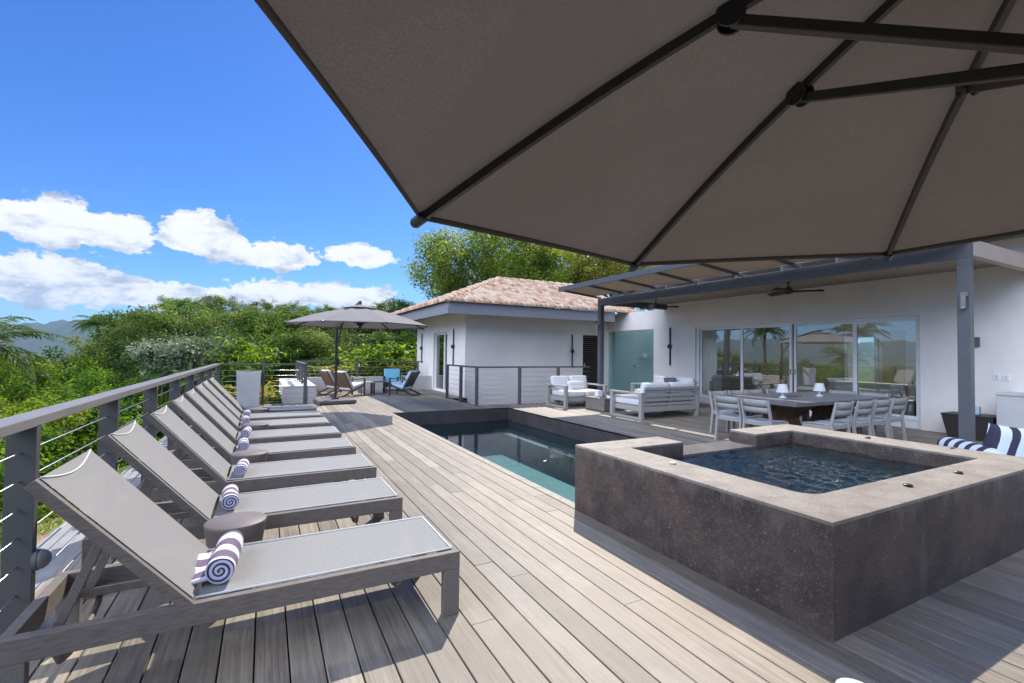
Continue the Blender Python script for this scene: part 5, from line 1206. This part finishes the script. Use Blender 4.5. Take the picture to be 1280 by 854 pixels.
# near thicket beyond the cables
i = 0
P_ = []
for (x, y, zt, key) in [(-4.6, 11.2, 0.55, 'bushA'), (-5.0, 13.2, 0.75, 'bushB'), (-4.3, 15.6, 0.55, 'bushA'), (-4.8, 18.0, 0.75, 'bushB'), (-3.9, 20.2, 0.5, 'bushA'), (-4.4, 22.8, 0.8, 'bushC'), (-3.2, 24.6, 0.7, 'bushA'),
                        (-6.6, 12.6, 1.0, 'bushB'), (-7.2, 15.2, 1.15, 'bushA'), (-6.6, 17.8, 1.0, 'bushB'), (-7.0, 20.6, 1.25, 'bushA'), (-6.2, 23.4, 1.1, 'bushB'), (-5.6, 26.4, 1.4, 'bushC'),
                        (-9.2, 14.0, 1.1, 'bushA'), (-9.8, 17.4, 1.2, 'bushB'), (-9.0, 20.6, 1.3, 'bushB'), (-9.6, 24.0, 1.1, 'bushA'), (-8.6, 27.2, 1.6, 'bushC'), (-12.5, 17.5, 1.2, 'bushC'), (-12.8, 21.5, 1.25, 'bushB'), (-12.2, 26, 1.2, 'bushA'), (-11.2, 30.5, 1.3, 'bushC'), (-14.5, 31, 1.2, 'bushB'),
                        (-5.4, 8.6, 0.3, 'bushB'), (-7.4, 9.8, 0.9, 'bushA'), (-16.5, 27, 1.3, 'bushA'), (-17.5, 33, 1.5, 'bushB'), (-5.2, 30, 1.8, 'bushC'), (-15.5, 22, 1.2, 'bushA')]:
    hh = {'bushA': 1.7, 'bushB': 1.8, 'bushC': 1.95}[key]; sc = rnd.uniform(0.98, 1.12)
    row = 'close behind the railing' if x > -5.5 else ('in the middle of the thicket' if x > -10 else 'toward the far mountains')
    put(key, x, y, zt-hh*sc, ('bright green small leaved shrub ' if key != 'bushC' else 'mid green broad shrub ')+row, G1, sc)
    if zt-2.2*hh > gz(x, y): put(key, x+0.5, y+0.6, zt-hh*sc-1.6, ('bright green small leaved shrub ' if key != 'bushC' else 'mid green broad shrub ')+row, G1, 1.0)
G2 = 'olive green trees along the skyline'
def tr(key, ratio, y, zslope, label, sc=1.0, half=2.1, group=G2):
    put(key, ratio*y, y, 1.45+zslope*y-half*1.12*sc, label, group, sc)
tr('treeC', -0.205, 34, 0.052, 'olive green tree at the left end of the wooded skyline, nearest the mountain', 0.85, 2.4)
tr('treeB', -0.165, 30, 0.082, 'tall olive green tree in the skyline above the silvery tree', 1.0, 2.2)
tr('treeC', -0.10, 31, 0.096, 'olive green tree in the skyline, the highest of the left group', 1.0, 2.4)
tr('treeB', -0.045, 30, 0.092, 'olive green tree in the skyline above the big leaved shrub', 0.95, 2.2)
tr('treeA', 0.02, 29, 0.092, 'mid green tree in the skyline above the tall planter', 0.95, 2.1)
tr('treeC', 0.075, 30, 0.094, 'olive green tree in the skyline left of the far umbrella top', 0.95, 2.4)
tr('treeB', 0.14, 31, 0.090, 'olive green tree in the skyline behind the far umbrella', 0.95, 2.2)
tr('treeA', 0.20, 30, 0.098, 'mid green tree in the skyline right of the far umbrella', 0.9, 2.1)
tr('dark', 0.255, 33, 0.122, 'dark rounded tree peeking over the left eave of the tiled roof', 0.8, 2.0)
for i, (rt, y, zs, kk, sc) in enumerate([(-0.185, 33, 0.072, 'treeA', 0.6), (-0.13, 34, 0.100, 'treeA', 0.55), (-0.07, 34, 0.104, 'treeB', 0.5), (-0.01, 33, 0.101, 'treeC', 0.55), (0.05, 33, 0.099, 'treeB', 0.5), (0.11, 34, 0.098, 'treeA', 0.5), (0.225, 34, 0.112, 'treeC', 0.55)]):
    tr(kk, rt, y, zs, 'narrow treetop standing a little above the wooded skyline', sc, 2.2, 'small treetops above the skyline')
tr('dark', -0.135, 25, 0.040, 'dark green tree right behind the silvery leaved tree', 1.0, 2.0, None)
tr('dark', -0.065, 24.5, 0.045, 'dark green tree behind the big leaved shrub', 0.9, 2.0, None)
tr('treeB', -0.20, 27, 0.030, 'olive green tree left of the silvery leaved tree', 0.8, 2.2, None)
tr('treeA', 0.03, 23, 0.050, 'mid green tree behind the tall planter', 0.8, 2.1, None)
tr('treeB', 0.10, 23, 0.055, 'olive green tree left of the far umbrella mast', 0.8, 2.2, None)
tr('dark', 0.165, 25, 0.050, 'dark tree in the shade behind the far armchairs', 0.9, 2.0, None)
tr('treeA', 0.25, 25, 0.055, 'mid green tree beside the far corner of the wing', 0.75, 2.1, None)
tr('silver', -0.112, 21, 0.026, 'silvery leaved tree with flat sprays beyond the railing corner', 0.75, 1.1, None)
for (rt, y, zs, lb) in [(0.175, 20.5, 0.012, 'bright big leaved shrub behind the umbrella mast'), (0.215, 21.5, 0.02, 'bright big leaved shrub above the small side tables'), (0.255, 21.0, 0.015, 'bright big leaved shrub above the blue cushioned armchair'), (0.285, 22.5, 0.03, 'bright big leaved shrub touching the corner of the wing')]:
    tr('bigleaf', rt, y, zs, lb, 1.0, 0.9, 'big leaved shrubs behind the far parapet')
tr('bigleaf', -0.032, 20, 0.022, 'bright green big leaved shrub behind the tall planter', 0.95, 0.9, None)
put('high', 14.6, 30.5, 6.9, 'tall airy tree rising behind the tiled roof, its left part over the apex', None, 1.0, 0.5)
put('high', 21.8, 32.0, 8.2, 'tall airy tree behind the right half of the tiled roof', None, 0.92, 2.9)
put('high2', 22.5, 26.0, 6.9, 'yellow green tree behind the pergola roof', None, 0.95, 1.0)
put('high2', 31.0, 30.0, 7.0, 'yellow green tree at the far right behind the main house', None, 1.0, 2.0)
# fill: undergrowth nobody could count
rs = np.random.RandomState(5)
n = 60000
X_ = rs.uniform(-20, 8, n); Y_ = rs.uniform(6, 36, n)
ok = ((X_ < -4.6-0.05*np.abs(Y_-15)) | (Y_ > 15.2)) & ~((X_ > 1.2) & (Y_ < 18.7)) & ~((X_ > 4.6) & (Y_ < 21.2)) & ~((X_ > -1.6) & (Y_ < 14.6)); X_ = X_[ok]; Y_ = Y_[ok]
Z_ = np.array([gz(a, b_) for a, b_ in zip(X_, Y_)])+0.1+rs.uniform(0, 1, len(X_))**1.5*(1.2+0.6*np.sin(X_*1.3)*np.cos(Y_*1.1))
P = np.stack([X_, Y_, Z_], 1); Nn = rs.normal(size=P.shape)*0.6+np.array([0, 0, 0.8])
me = leaf_mesh('undergrowth', P, Nn, 0.15, 'leaf_mid', 0.45+0.2*rs.normal(size=len(P)), 0.5, 9)
o = bpy.data.objects.new('undergrowth', me); C.objects.link(o); struct(o, 'tangled low undergrowth below the trees', 'stuff')
n = 26000
X_ = rs.uniform(-5.2, -1.6, n); Y_ = rs.uniform(2, 16, n); keepm = (np.sin(X_*2.1+Y_*1.3)+np.cos(Y_*2.2-X_) > 0.1)|(X_ < -4.4); X_ = X_[keepm]; Y_ = Y_[keepm]
Z_ = np.array([gz(a, b_) for a, b_ in zip(X_, Y_)])+0.06+rs.uniform(0, 0.16, len(X_))
P = np.stack([X_, Y_, Z_], 1); me = leaf_mesh('grass', P, rs.normal(size=P.shape)+np.array([0, 0, 0.2]), 0.11, 'leaf_bright', 0.6+0.2*rs.normal(size=len(P)), 0.16, 10)
o = bpy.data.objects.new('grass', me); C.objects.link(o); struct(o, 'rough bright grass beside the dirt path below the deck', 'stuff')

# palms
def frond(mb_, p0, az_, el0, L_, wid, n_=40, curl=1.5, tint=0.5, rr=None, vee=0.35):
    d = Vector((math.cos(az_), math.sin(az_), 0)); p = Vector(p0); pts = []; e_ = el0
    for i in range(n_+1):
        pts.append(p.copy()); dirv = d*math.cos(e_)+Vector((0, 0, 1))*math.sin(e_); p = p+dirv*(L_/n_); e_ -= curl/n_
    mb_.tube(pts[::3]+[pts[-1]] if n_ % 3 else pts[::3], [0.022*(1-i/(len(pts[::3])+1)) + 0.003 for i in range(len(pts[::3]+([pts[-1]] if n_ % 3 else [])))], 5, tint=0.8)
    sd = Vector((-d.y, d.x, 0))
    for i in range(2, n_+1):
        q = pts[i]; f_ = i/n_; l_ = wid*math.sin(PI*min(1, 0.12+0.88*f_)**0.75)*0.9+0.04
        fw = (pts[i]-pts[i-1]).normalized()
        for sg in (-1, 1):
            dr = (sd*sg*0.85+fw*0.55+Vector((0, 0, vee-0.7*(rr.random() if rr else .5)))).normalized(); tip = q+dr*l_-Vector((0, 0, 0.25*l_)); w_ = 0.026
            m_ = q.lerp(tip, 0.5)+Vector((0, 0, 0.06*l_))
            mb_.add([q, m_+fw*w_, tip, m_-fw*w_], [(0, 1, 2, 3)], min(1, max(0, tint+(rr.uniform(-.2, .2) if rr else 0))))
def palm(key, seed, H, L_, nf, wid=0.5, name='palm_tree', r0=0.11):
    rr = random.Random(seed); t_ = thing(name, '', 'palm', (0, 0, -500))
    MB().tube([(0, 0, -H), (0.06, 0.02, -H*0.5), (0, 0, 0)], [r0*1.3, r0, r0], 12).build('trunk', 'bark', t_, smooth=True)
    mb = MB()
    for i in range(nf):
        a = i*2.399; el_ = rr.uniform(0.0, 1.25); frond(mb, (0, 0, 0), a, el_, L_*rr.uniform(.85, 1.1), wid, 40, rr.uniform(1.1, 1.9), rr.uniform(.3, .7), rr)
    mb.build('fronds', 'palm_leaf', t_, attr=True); PROTO[key] = [t_, False]
palm('palm', 3, 5.0, 2.3, 30); palm('palm2', 8, 4.2, 1.9, 26, 0.42)
put('palm', -5.8, 14.6, 1.45, 'palm whose fronds reach in at the left edge of the picture', None, 0.75, 0.4)
put('palm2', -10.3, 42, 3.1, 'small dark palm standing against the mountain', None, 0.95, 1.0)
put('palm', -12.5, 17.5, 3.1, 'palm left of the picture, seen only as a reflection in the window wall', 'palms reflected in the window wall', 1.0, 1.4)
put('palm2', -13.5, 25.0, 3.6, 'palm left of the picture, seen only as a reflection in the window wall', 'palms reflected in the window wall', 1.15, 2.4)
put('palm', -15.0, 33.0, 4.0, 'palm left of the picture, seen only as a reflection in the window wall', 'palms reflected in the window wall', 1.15, 3.4)
put('palm2', 4.9, 23.0, 1.9, 'bright feathery palm behind the far parapet beside the wing', None, 0.7, 0.2)
put('palm', 4.3, 21.3, 1.1, 'low arching palm behind the blue cushioned armchairs', None, 0.6, 1.2)
put('palm2', -3.1, 20.0, 0.5, 'low feathery palm just beyond the railing corner, left one', None, 0.5, 2.2)
put('palm', -2.0, 18.5, 0.35, 'low feathery palm just beyond the railing corner, right one', None, 0.42, 0.7)
# fan palm close to the deck edge
t_ = thing('fan_palm', 'small bright fan palm on the ground at the left edge, below the railing', 'palm', (-2.95, 7.3, -1.3)); mb = MB(); rr = random.Random(2)
for i in range(11):
    a = i*2.4; tl = rr.uniform(0.45, 0.75); e_ = rr.uniform(0.3, 1.2); c0 = Vector((math.cos(a)*math.cos(e_), math.sin(a)*math.cos(e_), math.sin(e_)))*tl
    mb.tube([(0, 0, 0), c0], 0.008, 5, tint=0.6); u_ = c0.normalized(); s_ = u_.cross(Vector((0, 0, 1))).normalized(); up = s_.cross(u_)
    for j in range(17):
        b_ = (j/16-0.5)*3.6; dr = (u_*math.cos(b_)+s_*math.sin(b_)+up*0.1).normalized(); l_ = 0.42*rr.uniform(.85, 1.1); pd_ = dr.cross(up).normalized()*0.018
        mb.add([c0, c0+dr*l_*0.5+pd_, c0+dr*l_-Vector((0, 0, 0.05)), c0+dr*l_*0.5-pd_], [(0, 1, 2, 3)], rr.uniform(.5, 1))
mb.build('fronds', 'palm_leaf', t_, attr=True)
# broad blade plants (banana, croton)
def blade_plant(name, label, cat, loc, seed, nl, L_, wd_, mat, H=0.0, upright=1.0, group=None):
    rr = random.Random(seed); t_ = thing(name, label, cat, loc, group=group); mb = MB()
    if H: MB().tube([(0, 0, 0), (0, 0, H)], [0.07, 0.05], 10).build('stem', 'palm_leaf', t_, smooth=True)
    for i in range(nl):
        a = i*2.4+rr.uniform(-.3, .3); e_ = rr.uniform(0.5, 1.35)*upright; d = Vector((math.cos(a), math.sin(a), 0)); sd = Vector((-d.y, d.x, 0)); l_ = L_*rr.uniform(.7, 1.15); tn = rr.uniform(.2, 1); cv = rr.uniform(1.0, 2.2)
        z0 = H*rr.uniform(0.5, 1) if H else rr.uniform(0, L_*0.5)
        def f(u, v, d=d, sd=sd, e_=e_, l_=l_, cv=cv, z0=z0):
            ang = e_-cv*v*0.5; r_ = l_*v; w_ = wd_*math.sin(PI*min(1, 0.06+0.94*v))**0.7
            return d*r_*math.cos(ang)+Vector((0, 0, z0+r_*math.sin(ang)+abs(u-0.5)*w_*0.5))+sd*((u-0.5)*w_)
        mb.grid(f, 4, 8, tn)
    mb.build('leaves', mat, t_, attr=True, smooth=True); return t_
for i, (x, y, z, lb) in enumerate([(3.0, 21.0, -0.6, 'banana plant with broad bright leaves behind the side tables'), (5.4, 22.0, -0.3, 'banana plant with broad bright leaves nearest the wing'), (2.0, 21.8, -0.6, 'banana plant with broad leaves behind the slatted armchair')]):
    blade_plant('banana_plant', lb, 'plant', (x, y, z), 40+i, 12, 1.5, 0.32, 'leaf_bright', 1.3)
GC = 'yellow green crotons behind the far railing and parapet'
cr_spots = [(-0.7, 15.2), (-0.15, 15.6), (0.15, 14.9), (-0.4, 16.3), (0.1, 17.0), (-1.0, 16.0), (-0.9, 17.4), (0.0, 18.6), (1.6, 19.1), (2.2, 19.3), (2.8, 19.0), (3.4, 19.3), (3.9, 19.0), (4.5, 19.2), (5.1, 19.1), (1.0, 19.6), (-1.5, 18.5), (0.2, 20), (2.5, 20.2), (3.7, 20.4)]
for i, (x, y) in enumerate(cr_spots):
    wh = 'behind the short railing by the planter' if x < 1.1 else 'behind the far parapet'
    k_ = i % 4 == 1
    blade_plant('croton_plant', ('orange and yellow leaved croton ' if k_ else 'yellow green leafy plant ')+wh, 'plant', (x, y, -1.15 if x < 1.1 else -0.35), 60+i, 60, 0.42, 0.10, 'croton' if k_ else 'leaf_yellow', 1.35 if x < 1.1 else 1.15, 0.8, GC)
blade_plant('garden_plant', 'dark green leafy plant behind the angled railing, left of the love seat', 'plant', (7.0, 12.45, -0.9), 91, 40, 0.7, 0.10, 'leaf_mid', 0.5, 0.8)
blade_plant('garden_plant', 'dark green leafy plant tucked behind the love seat', 'plant', (7.9, 12.6, -0.9), 92, 40, 0.7, 0.10, 'leaf_mid', 0.6, 0.8)
blade_plant('sparse_plant', 'thin sparse plant growing out of the tall planter', 'plant', (-0.36, 13.93, 0.9), 95, 12, 0.22, 0.015, 'leaf_olive')
bx_ = MB().box(5.3, 9.38, 11.95, 14.39, -1.4, -0.9); struct(bx_.build('garden_bed', 'leaf_litter'), 'sunken planting bed beside the wing')

# ------------------------------------------------------------------ mountains
mb = MB(); rr = random.Random(8)
def ridge_h(a):   # degrees of azimuth -> metres
    return 86+46*math.exp(-((a+15.2)/5.0)**2)+14*math.exp(-((a+11.0)/2.7)**2)+6*math.sin(a*1.3)+3*math.sin(a*3.1+1)+1.5*math.sin(a*7.7)+25*math.exp(-((a+58)/8)**2)+35*math.exp(-((a+43)/4)**2)-30*math.exp(-((a+21)/1.8)**2)
NA, ND = 260, 30
def hf(u, v):
    a = -100+200*u; D = 1500+1900*v
    prof = math.sin(PI*min(1, v*1.25)*0.5)**1.5 if v < 0.8 else math.cos((v-0.8)/0.2*PI/2)
    spur = 0.10*math.sin(a*1.3+v*4)*math.sin(PI*v)+0.05*math.sin(a*3.7-v*9)*math.sin(PI*v)+0.02*math.sin(a*9+v*14)
    h = ridge_h(a)*max(0, prof*(1+spur))-8.5
    return (D*math.sin(R_(a)), D*math.cos(R_(a)), h)
mb.grid(hf, NA*2, ND)
struct(mb.build('hills', 'hill', smooth=True), 'forested mountain ridge fading into blue haze')

# ------------------------------------------------------------------ haze
m, t = newmat('haze')
vol = t.n('ShaderNodeVolumePrincipled'); vol.inputs['Color'].default_value = (0.42, 0.68, 1.0, 1); vol.inputs['Density'].default_value = 0.00012; vol.inputs['Anisotropy'].default_value = 0.0
t.lk(vol.outputs[0], t.n('ShaderNodeOutputMaterial').inputs['Volume'])
hz = MB().box(-4300, 4300, -4300, 4300, -16, 260).build('haze', 'haze'); struct(hz, 'pale blue haze over the distant mountains', 'stuff')
